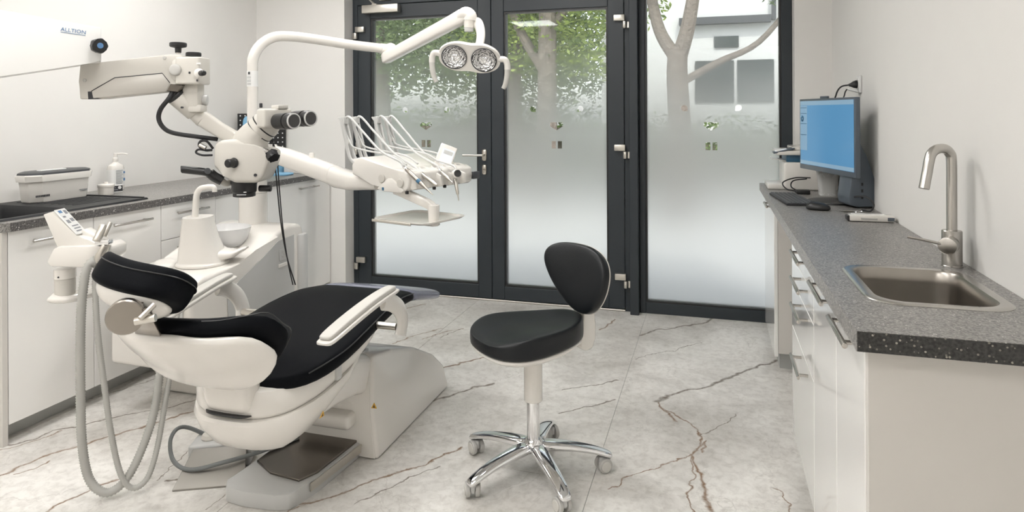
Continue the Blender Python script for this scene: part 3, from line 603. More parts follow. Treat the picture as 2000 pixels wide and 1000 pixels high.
mb = MB(); mb.loft([[P3(p, HB - .004) for p in boxpoly(L2 * 1.08, W2 * 1.07, .05)], [P3(p, HB + .006) for p in boxpoly(L2 * 1.07, W2 * 1.05, .05)], [P3(p, HB + .012) for p in boxpoly(L2 * .98, W2 * .85, .05)]]); ld = mb.build('lid', 'dark_grey', t)
mb = MB(); mb.obox(P3((-.02, 0), HB + .012), ax, ay, UP, (.14, .03, .008), .002); mb.build('lid_label', 'sticker_white', ld)
sd = -ay
for (u, z, L, h, m) in ((-.125, .032, .075, .010, 'ink_dark'), (.10, .040, .05, .004, 'ink_grey'), (.10, .034, .04, .003, 'ink_grey')):
    q = P3((u, -W2 * (.93 + .07 * z / .09) - .001), z)
    mb = MB()
    n = 9
    for k in range(n): mb.obox(q + ax * (L * (k / n - .5) + L / n / 2), ax, ay, UP, (L / n * .72, .001, h))
    mb.build('printed_mark', m, t)
# small round jar
p = V((-3.205, 2.855, CTOP + .0005))
t = thing('round_jar', p, 'small round white jar with lid beside the disinfection box', 'jar')
MB().lathe([(.036, 0), (.038, .003), (.038, .045)], p, seg=28).build('body', 'white_plastic', t)
mb = MB(); mb.lathe([(.041, .043), (.042, .045), (.042, .056), (.039, .060), (.012, .062), (.011, .072), (.001, .073)], p, seg=28); mb.build('lid', 'white_plastic', t)
# label box
p = V((-3.25, 2.955, CTOP + .0005))
t = thing('label_box', p, 'small carton with black front leaning by the soap bottle', 'carton')
bx = V((.42, .907, 0)).normalized(); by = V((-bx.y, bx.x, 0))
MB().obox(p + V((0, 0, .021)), bx, by, UP, (.068, .03, .042), .001, 1).build('carton', 'sticker_white', t)
MB().obox(p + V((0, 0, .023)) - by * .0155, bx, by, UP, (.066, .001, .032)).build('front_print', 'ink_dark', t)
MB().cyl(p + bx * .018 + V((0, 0, .028)) - by * .0158, p + bx * .018 + V((0, 0, .028)) - by * .0168, .009, seg=18).build('round_logo', 'sticker_white', t)
mb = MB(); mb.obox(p - bx * .012 + V((0, 0, .028)) - by * .0163, bx, by, UP, (.022, .001, .004)); mb.obox(p - bx * .006 + V((0, 0, .017)) - by * .0163, bx, by, UP, (.03, .001, .005)); mb.build('text_lines', 'ink_grey', t)
# soap bottle with pump
p = V((-3.34, 3.04, CTOP + .0005))
t = thing('soap_bottle', p, 'tall white pump bottle with printed label against the left wall', 'bottle')
ring = lambda z, a, b, n=3.2: [p + V((x * b / a * .55 if False else x, y, z)) for x, y in superellipse(a, b, n, 28)]
mb = MB(); mb.loft([ring(0, .026, .040), ring(.004, .030, .044), ring(.125, .031, .045), ring(.145, .027, .040), ring(.158, .016, .020, 2.2), ring(.166, .012, .012, 2), ring(.172, .012, .012, 2)]); mb.build('body', 'white_plastic', t)
mb = MB(); mb.lathe([(.014, .170), (.0145, .172), (.0145, .188), (.010, .190), (.009, .205), (.0105, .206), (.0105, .216), (.008, .218)], p, seg=20); mb.tube([p + V((0, 0, .212)), p + V((.03, .02, .214)), p + V((.05, .032, .210)), p + V((.052, .034, .206))], .0045, seg=10); mb.build('pump', 'white_plastic', t)
lb = MB(); lb.loft([[p + V((x * 1.02, y * 1.02, .028)) for x, y in superellipse(.031, .045, 3.2, 28)], [p + V((x * 1.02, y * 1.02, .122)) for x, y in superellipse(.031, .045, 3.2, 28)]], caps=False); lab = lb.build('label_wrap', 'sticker_white', t)
mb = MB()
for k in range(11): mb.box((p.x + .0322, p.y - .026, p.z + .115 - k * .0075), (p.x + .0326, p.y + (.012 if k % 3 else .02), p.z + .1175 - k * .0075))
mb.build('label_text', 'ink_grey', lab)
for z, h in ((.098, .012), (.055, .016)): MB().box((p.x + .0300, p.y + .026, p.z + z), (p.x + .0330, p.y + .034, p.z + z + h)).build('label_block', 'ink_blue', lab)
# black perforated board on the wall behind the lamp column
g0 = at(464, 250, X=XL + .05); g1 = at(558, 250, Y=YB - .02); g0.z = g1.z = 0; gu = (g1 - g0).normalized(); gn = V((gu.y, -gu.x, 0)); gL = (g1 - g0).length; gz0, gz1 = 1.09, 1.363
t = thing('pegboard', (g0 + g1) / 2 + V((0, 0, gz0)), 'black perforated board across the corner behind the microscope', 'pegboard')
MB().obox((g0 + g1) / 2 + V((0, 0, (gz0 + gz1) / 2)), gu, -gn, UP, (gL, .014, gz1 - gz0), .002, 1).build('board', 'black_plastic', t)
mb = MB(); ny = int(gL / .034); nz = int((gz1 - gz0) / .034)
for i in range(ny):
    for j in range(nz): mb.obox(g0 + gu * (.018 + i * .034) + gn * .0073 + V((0, 0, gz0 + .018 + j * .034)), gu, -gn, UP, (.009, .0008, .009))
o = mb.build('peg_holes', 'sticker_white', t, smooth=0); o['kind'] = 'stuff'
q = g0 + gu * .075 + gn * .010 + V((0, 0, gz1 - .095))
t = thing('mask_pack', q - V((0, 0, .08)), 'light blue pack hung on the black perforated board', 'pack')
mb = MB(); mb.pillow(superellipse(.042, .075, 3, 24), [(.9, 0), (1, .004), (1, .014), (.85, .02)], q, gu, UP, gn); mb.build('wrapper', 'blue_light', t)
mb = MB(); mb.pillow(superellipse(.024, .04, 3, 20), [(.9, 0), (1, .002), (.9, .003)], q + gn * .020 - V((0, 0, .01)), gu, UP, gn); mb.build('white_print', 'sticker_white', t)
# boxes at the far end of the left worktop
def carton(name, lo, hi, m, label, cat='box', group=None, lid=None):
    lo = V(lo); hi = V(hi); t = thing(name, ((lo.x + hi.x) / 2, (lo.y + hi.y) / 2, lo.z), label, cat, group)
    MB().box(lo, hi, .004, 2).build('carton', m, t); MB().box((lo.x + .02, lo.y + .02, hi.z), (hi.x - .02, hi.y - .02, hi.z + .003), .001, 1).build('flap', lid or m, t); return t
z = CTOP + .001
carton('glove_box', (-3.27, 4.20, z), (-3.08, 4.36, z + .052), 'blue_light', 'blue glove carton under the green one on the far worktop')
carton('glove_box', (-3.26, 4.21, z + .056), (-3.09, 4.35, z + .088), 'green_soft', 'green carton lying on the blue glove carton')
carton('tissue_box', (-3.06, 4.24, z), (-2.86, 4.40, z + .085), 'terrazzo', 'white tissue carton with black flecks on the far worktop', lid='sticker_white')
t = MB(); t.pillow(superellipse(.16, .07, 4, 24), [(.98, 0), (1, .003), (1, .010), (.96, .014)], V((-3.06, 4.10, z)), (1, 0, 0), (0, 1, 0), (0, 0, 1)); o = t.build('folded_cloth', 'blue_light'); tag(o, 'flat light blue folded cloth near the worktop edge', 'cloth'); centre(o)

# ------------------------------------------------------------------ cabinets along the right wall
RX = .305; RC = .277
def right_unit(y0, y1, label, fronts, name='base_cabinet', low=.08, top=.876):
    t = thing(name, ((RX + XR) / 2, (y0 + y1) / 2, 0), label, 'cabinet', 'white base cabinets on the right')
    MB().box((RX + .019, y0 + .001, low), (XR - .003, y1 - .001, top)).build('body', 'cabinet_body', t)
    MB().box((RX + .03, y0 + (.07 if y0 > 3 else .001), 0), (XR - .05, y1 - .001, low)).build('plinth', 'plinth', t)
    for nm, z0, z1, h in fronts:
        d = MB().box((RX, y0 + .0015, z0 + .0015), (RX + .018, y1 - .0015, z1 - .0015), .0015, 1).build(nm, 'cabinet_gloss', t)
        if h: bar_handle(d, (RX, h[0], h[2]), (RX, h[1], h[2]), (-1, 0, 0), r=.0065)
right_unit(1.552, 1.888, 'nearest white gloss cabinet under the steel basin', [('door', .08, .876, (1.585, 1.80, .852))], top=.69)
right_unit(1.888, 2.29, 'white gloss cabinet left of the basin, between door and drawers', [('door', .08, .876, (1.91, 2.15, .852))], top=.69)
right_unit(2.29, 2.89, 'white gloss drawer cabinet with four bar handles below the worktop', [('drawer', .78, .876, (2.40, 2.63, .848)), ('drawer', .682, .78, (2.40, 2.63, .752)), ('drawer', .50, .682, (2.40, 2.63, .655)), ('drawer', .08, .50, (2.40, 2.63, .468))])
right_unit(3.70, 4.33, 'white cabinet at the far end under the printer', [('door', .08, .876, (3.74, 3.92, .855))], low=.1)
t = MB().box((RX + .001, 1.527, 0), (XR - .002, 1.550, .876), .001, 1).build('end_panel', 'cabinet_body'); centre(tag(t, 'broad beige end panel below the right worktop', 'panel'))
# worktop with basin cut-out
BX0, BX1, BY0, BY1 = .345, .655, 1.70, 2.11
RY0, RY1 = 1.482, 4.36; RZ0 = .876
t = thing('worktop', (.49, 2.9, RZ0), 'long grey speckled worktop with steel basin on the right', 'worktop')
def ringbox(mb, z0, z1, hx0, hx1, hy0, hy1, r, x0, x1, y0, y1):
    """slab with a rounded hole"""
    hole = rrect(hx0, hx1, hy0, hy1, r, z1, 6); n = len(hole); c = V(((hx0 + hx1) / 2, (hy0 + hy1) / 2, z1)); outer = []
    for p in hole:
        d = p - c; s_ = 1e9
        if d.x > 1e-6: s_ = min(s_, (x1 - c.x) / d.x)
        if d.x < -1e-6: s_ = min(s_, (x0 - c.x) / d.x)
        if d.y > 1e-6: s_ = min(s_, (y1 - c.y) / d.y)
        if d.y < -1e-6: s_ = min(s_, (y0 - c.y) / d.y)
        outer.append(c + d * s_)
    # snap the four closest points to the corners
    for cx_, cy_ in ((x0, y0), (x1, y0), (x1, y1), (x0, y1)):
        k = min(range(n), key=lambda i: (outer[i] - V((cx_, cy_, z1))).length); outer[k] = V((cx_, cy_, z1))
    dz = V((0, 0, z0 - z1))
    mb.loft([[p + dz for p in hole], hole, outer, [p + dz for p in outer], [p + dz for p in hole]], caps=False)
mb = MB(); ringbox(mb, RZ0, CTOP, BX0 + .012, BX1 - .012, BY0 + .012, BY1 - .012, .06, RC, XR - .002, RY0, 2.30)
mb.box((RC, 2.30, RZ0), (XR - .002, RY1, CTOP)); bmesh.ops.remove_doubles(mb.bm, verts=mb.bm.verts, dist=.0001)
mb.build('slab', 'granite_top', t, smooth=0)
MB().box((RC + .001, RY0 - .0015, RZ0 + .001), (XR - .004, RY0 + .001, CTOP - .001)).build('end_edge', 'granite_dark', t, smooth=0)
# steel basin
t = thing('steel_basin', ((BX0 + BX1) / 2, (BY0 + BY1) / 2, CTOP), 'rectangular stainless steel basin let into the right worktop', 'sink')
def rr(inset, z, r): return rrect(BX0 + inset, BX1 - inset, BY0 + inset, BY1 - inset, r, z, 8)
mb = MB(); mb.loft([rr(0, CTOP + .0005, .075), rr(.002, CTOP + .003, .074), rr(.010, CTOP + .0045, .070), rr(.026, CTOP + .003, .061)], caps=False); mb.build('rim', 'steel_brushed', t, smooth=60)
mb = MB(); mb.loft([rr(.026, CTOP + .003, .061), rr(.030, CTOP - .002, .058), rr(.033, CTOP - .03, .056), rr(.040, CTOP - .185, .05), rr(.050, CTOP - .202, .045), rr(.075, CTOP - .208, .035)], caps=False)
bot = rr(.075, CTOP - .208, .035); c = mb.bm.verts.new((.5, 1.905, CTOP - .211)); vb = [mb.bm.verts.new(p) for p in bot]
for i in range(len(vb)): mb.bm.faces.new((vb[i], vb[(i + 1) % len(vb)], c))
bmesh.ops.remove_doubles(mb.bm, verts=mb.bm.verts, dist=.0002)
mb.build('bowl', 'sink_steel', t, smooth=60)
mb = MB(); mb.lathe([(.03, .001), (.028, .003), (.012, .001)], (.5, 1.905, CTOP - .211), seg=24); mb.build('drain', 'chrome', t)
mb = MB()
for k in range(4): mb.box((BX1 - .0385, 1.83 + k * .011, CTOP - .062), (BX1 - .0345, 1.836 + k * .011, CTOP - .032))
ov = mb.build('overflow_slots', 'black_plastic', t); MB().cyl((BX1 - .042, 1.8495, CTOP - .047), (BX1 - .035, 1.8495, CTOP - .047), .007, seg=16).build('overflow_screw', 'black_plastic', ov)
# tap
p = V((.652, 2.17, CTOP)); t = thing('tap', p, 'tall brushed steel swan-neck tap behind the basin', 'tap')
MB().lathe([(.027, 0), (.027, .002), (.0255, .004), (.0255, .100), (.024, .102)], p, seg=28).build('body', 'steel_brushed', t)
pts = [p + V((0, 0, .10)), p + V((0, 0, .20)), p + V((0, 0, .30)), p + V((-.006, -.004, .322)), p + V((-.020, -.014, .334)), p + V((-.040, -.028, .335)), p + V((-.058, -.040, .326)), p + V((-.068, -.048, .308)), p + V((-.076, -.054, .27)), p + V((-.086, -.062, .225))]
MB().tube(pts, .0135, seg=18, n=6).build('spout', 'steel_brushed', t)
h0 = p + V((-.010, -.020, .066)); hd = V((-.45, -.89, 0)).normalized()
MB().cyl(h0, h0 + hd * .042, .0235, seg=26, bevel=.002).build('mixer_knob', 'steel_brushed', t)
q = h0 + hd * .03; MB().tube([q, q + V((-.055, .0, .012)), q + V((-.098, .01, .018))], .004, seg=12).build('lever', 'steel_brushed', t)

# ------------------------------------------------------------------ desk things on the right worktop
z = CTOP + .0005
# all-in-one computer
c = V((.565, 3.53, z)); t = thing('computer', c, 'dark grey all-in-one computer with blue screen on round foot', 'computer')
MB().lathe([(.118, 0), (.120, .003), (.118, .008), (.09, .011), (.02, .012)], c, seg=48).build('foot', 'black_plastic', t)
# screen plane: from photo corners at matching depths
a = at(1562, 328, D=3.50); b_ = at(1671, 341, D=2.94)
e = (b_ - a); e.z = 0; Wd = e.length; e.normalize(); nrm = V((e.y, -e.x, 0)); top = at(1562, 194, D=3.50).z
z0 = at(1562, 328, D=3.50).z; z1 = top; o = V((a.x, a.y, 0))
mb = MB(); mb.obox(o + e * Wd / 2 - nrm * .012 + V((0, 0, (z0 + z1) / 2)), e, -nrm, UP, (Wd, .022, z1 - z0), .003, 2); sc_ = mb.build('screen_housing', 'monitor_grey', t)
def scr(u0, u1, v0, v1, dz, nm, m, par): return MB().obox(o + e * Wd * (u0 + u1) / 2 + nrm * dz + V((0, 0, z0 + (z1 - z0) * (v0 + v1) / 2)), e, -nrm, UP, (Wd * (u1 - u0), .001, (z1 - z0) * (v1 - v0))).build(nm, m, par)
disp = scr(.02, .975, .07, .97, -.0005, 'display', 'screen_blue', sc_)
scr(.02, .975, .91, .97, .0003, 'title_bar', 'screen_bar', sc_); scr(.02, .975, .075, .125, .0003, 'task_bar', 'screen_bar', sc_); scr(.02, .16, .27, .905, .0003, 'side_panel', 'screen_panel', sc_)
for v in (.87, .79, .645, .485): scr(.03, .15, v, v + .008, .0008, 'panel_line', 'blue_dark', sc_)
q = o + e * Wd * .065 + nrm * .001 + V((0, 0, z0 + (z1 - z0) * .72)); MB().lathe([(.016, 0), (.016, .0006), (.006, .0006), (.006, 0)], q, nrm, 24, caps=False).build('panel_dial', 'blue_dark', sc_)
mb = MB(); mb.obox(o + e * Wd * .45 - nrm * .012 + V((0, 0, z1 + .005)), e, -nrm, UP, (.07, .014, .012), .003, 2); mb.build('camera_bump', 'monitor_grey', t)
# stand: slab from the foot up the back of the screen
s0 = V((c.x + .055, c.y - .03, z)); mb = MB()
prof = [(-.05, .012), (-.045, .05), (-.02, .16), (.0, .24), (.02, .30), (.035, .29), (.06, .05), (.055, .015), (.03, .006), (-.03, .006)]
sd_ = e; bk = -nrm; cc = o + e * Wd * .80 - nrm * .020
cc = V((cc.x, cc.y, z)); mb.prism([cc + bk * (.06 - x * 1.35) + V((0, 0, zz)) - sd_ * .055 for x, zz in prof], sd_ * .11, .008, 2); stn = mb.build('stand', 'monitor_grey', t)
mb = MB(); 
for k in range(3): mb.obox(cc + bk * .04 + sd_ * .0555 + V((0, 0, .05 + k * .03)), bk, sd_, UP, (.01, .002, .014), .001, 1)
mb.build('ports', 'black_plastic', stn)
MB().obox(cc + nrm * .005 + V((0, 0, .055)) - sd_ * .02, sd_, bk, UP, (.03, .004, .006)).build('maker_mark', 'pale_grey', stn)
# keyboard
kc = V((.375, 3.56, z)); kx = V((.10, -.99, 0)).normalized(); ky = V((.99, .10, 0)).normalized()
t = thing('keyboard', kc, 'flat black keyboard at the worktop edge', 'keyboard')
def K(u, v, h): return kc + kx * u + ky * v + V((0, 0, h))
mb = MB(); mb.prism([K(-.215, -.065, 0), K(.215, -.065, 0), K(.215, .065, 0), K(-.215, .065, 0)], (0, 0, .010), .003, 2); mb.build('deck', 'ink_dark', t)
keymesh = None
for r_ in range(6):
    for k in range(20):
        u = -.205 + k * .0213
        if r_ == 5 and 4 <= k <= 8:
            continue
        if keymesh is None:
            ob = MB().obox(kc, kx, ky, UP, (.0175, .0165, .006), .0015, 1).build('key', 'key_grey', t); keymesh = ob
        else:
            ob = keymesh.copy(); col.objects.link(ob); ob.parent = t
        ob.location = K(u + .009, -.052 + r_ * .0205, .012) - kc
mb = MB().obox(K(-.205 + 6.5 * .0213, -.052 + 5 * .0205, .012), kx, ky, UP, (.10, .0165, .006), .0015, 1); mb.build('space_bar', 'key_grey', t)
# mouse
mc = V((.452, 3.235, z)); t = thing('computer_mouse', mc, 'black computer mouse in front of the keyboard', 'mouse')
mx_ = V((.95, -.30, 0)).normalized(); my_ = V((.30, .95, 0)).normalized()
ol = superellipse(.052, .031, 2.4, 28)
mb = MB(); mb.pillow(ol, [(.90, 0), (1, .006), (.985, .014), (.86, lambda x, y: .024 - x * .06), (.6, lambda x, y: .031 - x * .08), (.3, lambda x, y: .034 - x * .08)], mc, mx_, my_, (0, 0, 1)); mb.build('shell', 'black_plastic', t, sub=1)
MB().obox(mc + mx_ * -.028 + V((0, 0, .0335)), mx_, my_, UP, (.014, .005, .006), .002, 2).build('wheel', 'dark_grey', t)
# pen cup with pens
pc = V((.575, 3.80, z)); t = thing('pen_cup', pc, 'white square wire pen cup beside the screen foot', 'pen cup')
mb = MB(); H_ = .118
def sq(s_, zz): return [pc + V((x, y, zz)) for x, y in superellipse(s_ * 1.12, s_ * 1.12, 6, 24)]
mb.loft([sq(.034, 0), sq(.0345, .004), sq(.043, H_), sq(.045, H_ + .001), sq(.045, H_ + .007), sq(.041, H_ + .007), sq(.033, .006)], caps=False); mb.bm.faces.new([mb.bm.verts.new(p_) for p_ in sq(.034, .002)]); mb.build('cup', 'pale_grey', t)
mb = MB()
for k in range(24):
    a_ = sq(.0350, .006)[k]; b2 = sq(.0440, H_)[(k + 5) % 24]; b3 = sq(.0440, H_)[(k - 5) % 24]
    mb.cyl(a_, b2, .0009, seg=5); mb.cyl(a_, b3, .0009, seg=5)
wr = mb.build('wire_lattice', 'sticker_white', t); wr['kind'] = 'stuff'
for k, (m, dx, dy, h, lx, ly, lab) in enumerate((('red_plastic', -.018, .006, .135, -.01, .0, 'red pen leaning in the white pen cup'), ('black_plastic', .004, .0, .13, .012, .008, 'black pen in the middle of the pen cup'), ('pale_grey', .016, -.006, .128, .006, -.006, 'pale grey pen on the right in the pen cup'), ('ink_blue', -.005, .014, .128, -.004, .01, 'dark blue pen at the back of the pen cup'))):
    t2 = thing('pen', pc + V((dx, dy, .01)), lab, 'pen', 'pens in the cup'); p0 = pc + V((dx, dy, .0065)); p1 = pc + V((dx + lx, dy + ly, h))
    MB().cyl(p0, p1, .004, seg=10).build('barrel', m, t2); MB().cyl(p1, p1 + (p1 - p0).normalized() * .01, .003, .002, seg=10).build('push_button', 'pale_grey', t2)
# printer
pl = V((.37, 4.02, z)); t = thing('printer', (.50, 4.14, z), 'white multifunction printer at the far end of the worktop', 'printer')
mb = MB(); mb.box((.385, 4.0, z), (.66, 4.30, z + .155), .012, 3); mb.build('body', 'white_plastic', t)
mb = MB(); mb.box((.40, 4.03, z + .155), (.655, 4.30, z + .195), .004, 2); mb.build('paper_slot', 'blue_dark', t)
mb = MB(); mb.box((.345, 3.99, z + .195), (.66, 4.31, z + .222), .008, 2); sl = mb.build('scanner', 'white_plastic', t)
mb = MB(); mb.prism([(.33, 3.99, z + .202), (.44, 3.99, z + .228), (.44, 4.10, z + .228), (.33, 4.10, z + .202)], (0, 0, .010), .003, 2); pn = mb.build('control_panel', 'monitor_grey', sl)
mb = MB(); mb.prism([(.34, 4.005, z + .2145), (.40, 4.005, z + .2285), (.40, 4.085, z + .2285), (.34, 4.085, z + .2145)], (0, 0, .001)); mb.build('panel_display', 'small_display', pn)
mb = MB(); mb.box((.43, 4.0, z + .222), (.655, 4.30, z + .240), .006, 2); mb.build('scanner_lid', 'white_plastic', sl)
mb = MB(); mb.prism([(.325, 4.06, z + .168), (.40, 4.06, z + .157), (.40, 4.24, z + .157), (.325, 4.24, z + .168)], (0, 0, .004)); mb.build('output_tray', 'white_plastic', t)
mb = MB(); mb.prism([(.30, 4.02, z), (.39, 4.02, z), (.39, 4.28, z), (.30, 4.28, z)], (0, 0, .028), .006, 2); mb.build('front_flap', 'white_plastic', t)
# power adapter and cables
q = V((.455, 3.86, z)); t = thing('power_adapter', q, 'black power brick between printer and pen cup', 'adapter')
MB().box((q.x - .03, q.y - .05, z), (q.x + .04, q.y + .0, z + .022), .004, 2).build('brick', 'black_plastic', t)
mb = MB(); mb.tube([(q.x - .02, q.y - .04, z + .012), (q.x - .07, q.y + .01, z + .02), (q.x - .085, q.y + .06, z + .05), (q.x - .02, q.y + .08, z + .075), (q.x + .06, q.y + .1, z + .075)], .0035, seg=8); mb.tube([(q.x - .01, q.y - .02, z + .012), (q.x - .045, q.y + .03, z + .03), (q.x - .03, q.y + .07, z + .06), (q.x + .04, q.y + .09, z + .07)], .0035, seg=8); mb.build('cable', 'rubber_black', t)
# cable behind the computer up to the wall socket
sk = V((XR, 3.63, 1.492)); t = thing('wall_socket', sk - V((0, 0, .04)), 'white square wall socket above the computer', 'socket')
mb = MB(); mb.box((XR - .010, sk.y - .042, sk.z - .042), (XR - .001, sk.y + .042, sk.z + .042), .003, 2); mb.build('plate', 'sticker_white', t)
mb = MB(); mb.lathe([(.030, 0), (.030, .004), (.022, .004), (.020, .001)], (XR - .010, sk.y, sk.z), (-1, 0, 0), 24); mb.build('insert', 'handle_white', t)
t = thing('power_plug', sk - V((.02, 0, .02)), 'black plug and cable in the wall socket', 'plug')
mb = MB(); mb.lathe([(.019, 0), (.020, .006), (.017, .018), (.010, .030), (.006, .040)], (XR - .012, sk.y, sk.z), V((-1, 0, -.1)), 20); mb.build('plug', 'black_plastic', t)
mb = MB(); mb.tube([(XR - .05, sk.y, sk.z - .003), (XR - .085, sk.y + .01, sk.z - .012), (XR - .105, sk.y + .02, sk.z - .05), (XR - .108, sk.y + .02, sk.z - .12), (XR - .07, sk.y - .05, sk.z - .40), (XR - .06, sk.y - .12, CTOP + .006)], .0038, seg=8); mb.build('cable', 'rubber_black', t)
t = thing('charger', sk + V((-.04, -.02, -.06)), 'flat white charger with cable hanging below the wall plug', 'charger')
mb = MB(); mb.obox(sk + V((-.036, -.012, -.030)), V((.8, 0, -.25)).normalized(), V((0, 1, 0)), V((.25, 0, .8)).normalized(), (.05, .03, .010), .003, 2); mb.build('body', 'sticker_white', t)
mb = MB(); mb.tube([(sk.x - .062, sk.y - .012, sk.z - .024), (sk.x - .072, sk.y - .01, sk.z - .05), (sk.x - .076, sk.y - .005, sk.z - .12), (sk.x - .05, sk.y - .08, sk.z - .4), (sk.x - .03, sk.y - .16, CTOP + .006)], .0032, seg=8); mb.build('cable', 'rubber_black', t)
t = thing('black_cable', (.63, 3.30, z), 'loose black cable loop behind the computer stand', 'cable')
mb = MB(); mb.tube([(.60, 3.33, z + .05), (.65, 3.28, z + .06), (.675, 3.24, z + .035), (.66, 3.22, z + .006), (.63, 3.25, z + .004)], .0036, seg=8); mb.build('cord', 'rubber_black', t)
# keys
kq = V((.575, 3.20, z)); t = thing('key_bunch', kq, 'small bunch of silver keys lying on the worktop', 'keys')
mb = MB(); ring_ = [kq + V((.035 + .022 * math.cos(a_), .005 + .022 * math.sin(a_), .002)) for a_ in [2 * math.pi * k / 16 for k in range(17)]]; mb.tube(ring_, .0012, seg=6, smooth=False); mb.build('key_ring', 'chrome', t)
for k, ang in enumerate((150, 185, 215)):
    d = V((math.cos(R(ang)), math.sin(R(ang)) * .5, 0)).normalized(); s2 = V((-d.y, d.x, 0)); q = kq + V((.012, .003, .002 + k * .0022))
    mb = MB(); mb.obox(q + d * .012, d, s2, UP, (.02, .018, .002), .0008, 1); mb.obox(q + d * .038, d, s2, UP, (.034, .007, .002), .0005, 1); mb.build('key', 'nickel', t)
# white hand-held device lying by the wall
q = V((.605, 2.955, z)); t = thing('handheld_device', q, 'white oblong hand-held device lying against the right wall', 'device')
dx = V((1, .02, 0)).normalized(); dy = V((-.02, 1, 0))
mb = MB(); mb.obox(q + V((.0, 0, .014)), dx, dy, UP, (.165, .05, .026), .007, 2); mb.build('body', 'white_plastic', t)
MB().obox(q - dx * .084 + V((0, 0, .013)), dx, dy, UP, (.010, .046, .022), .003, 1).build('end_cap', 'black_plastic', t)
MB().obox(q + dx * .068 + V((0, -.0245, .013)), dx, dy, UP, (.024, .004, .014), .001, 1).build('window', 'monitor_grey', t)
MB().obox(q - dx * .01 + V((0, -.0252, .0125)), dx, dy, UP, (.06, .002, .008), .0008, 1).build('grip', 'grey_plastic', t)
MB().obox(q - dx * .01 + V((0, .0, .0275)), dx, dy, UP, (.12, .034, .003), .001, 1).build('lid', 'handle_white', t)

# ------------------------------------------------------------------ dental stool
SC = V((-.654, 2.425, 0)); SF = V((-.68, -.733, 0)); SS = V((.733, -.68, 0))      # centre, facing direction, its right-hand side
t = thing('dental_stool', SC, 'black leather dental stool on chrome five-star base', 'stool')
def SP(f, s_, z): return SC + SF * f + SS * s_ + V((0, 0, z))
# seat: wide rounded front, narrow rear
def seat_outline(k=48):
    out = []
    for i in range(k):
        a = 2 * math.pi * i / k; c, s_ = math.cos(a), math.sin(a)
        f = .222 * math.copysign(abs(c) ** .86, c); wid = .215 * (1 - .34 * (1 - (f / .222)) / 2 * 1.35)
        out.append((f, wid * math.copysign(abs(s_) ** .80, s_)))
    return out
so = seat_outline()
sad = lambda b: (lambda x, y: b + .35 * y * y * 1.2 - .9 * max(0, x - .06) ** 2 + .35 * max(0, -x - .05) ** 2 * 2)
mb = MB(); mb.pillow(so, [(.90, .492), (.985, .496), (1.0, .506), (1.0, .545), (.985, sad(.556)), (.94, sad(.561)), (.80, sad(.556)), (.55, sad(.550)), (.25, sad(.547))], SC + SF * .01, SF, SS, UP); mb.build('seat', 'stool_leather', t, sub=1, smooth=180)
mb = MB(); mb.pillow(so, [(.35, .446), (.62, .450), (.90, .470), (.985, .488), (.96, .497)], SC + SF * .01, SF, SS, UP); mb.build('seat_shell', 'white_plastic', t, sub=1, smooth=180)
MB().lathe([(.036, .44), (.036, .475)], SC, seg=28).build('seat_hub', 'ivory_plastic', t)
MB().lathe([(.033, .272), (.035, .274), (.035, .452)], SC, seg=32).build('column_sleeve', 'white_plastic', t)
MB().cyl(SC + V((0, 0, .10)), SC + V((0, 0, .28)), .0245, seg=28).build('gas_lift', 'chrome', t)
# back bracket: flat white blade behind the seat, rising to the backrest
mb = MB()
prof = [(-.200, .440), (-.225, .422), (-.258, .428), (-.276, .465), (-.276, .53), (-.262, .60), (-.252, .66), (-.248, .74), (-.222, .74), (-.222, .64), (-.216, .58), (-.198, .50)]
mb.prism([SP(f, -.035, z) for f, z in prof], SS * .07, .012, 3); mb.build('back_bracket', 'white_plastic', t)
mb = MB(); mb.prism([SP(-.10, -.03, .462), SP(-.22, -.03, .452), SP(-.22, -.03, .49), SP(-.10, -.03, .485)], SS * .06, .006, 2); mb.build('seat_bracket', 'ivory_plastic', t)
# backrest: rounded triangle pad, tilted
bn = (Matrix.Rotation(R(14), 3, 'Z') @ SF * .96 + V((0, 0, .22))).normalized(); bu = V((0, 0, 1)) - bn * bn.z; bu.normalize(); bs = bu.cross(bn).normalized()
def back_outline(k=44):
    out = []
    for i in range(k):
        a = 2 * math.pi * i / k; c, s_ = math.cos(a), math.sin(a); v = .130 * math.copysign(abs(s_) ** .92, s_)
        wid = .192 * (1 - .48 * (.5 - v / .26)); out.append((wid * math.copysign(abs(c) ** .88, c) - .30 * v, v))
    return out
bo = back_outline(); ang = R(0); bo = [(x * math.cos(ang) - y * math.sin(ang), x * math.sin(ang) + y * math.cos(ang)) for x, y in bo]
bc = SP(-.225, .015, .708)
curve = lambda b: (lambda x, y: b + 1.0 * x * x)
mb = MB(); mb.pillow(bo, [(.90, curve(-.004)), (.985, curve(.0)), (1.0, curve(.008)), (1.0, curve(.026)), (.975, curve(.036)), (.88, curve(.042)), (.6, curve(.046)), (.3, curve(.047))], bc, bs, bu, bn); mb.build('backrest', 'stool_leather', t, sub=1, smooth=180)
mb = MB(); mb.pillow(bo, [(.45, curve(-.034)), (.80, curve(-.026)), (.98, curve(-.008)), (1.015, curve(.004)), (.98, curve(.006))], bc, bs, bu, bn); mb.build('back_shell', 'ivory_plastic', t, sub=1, smooth=180)
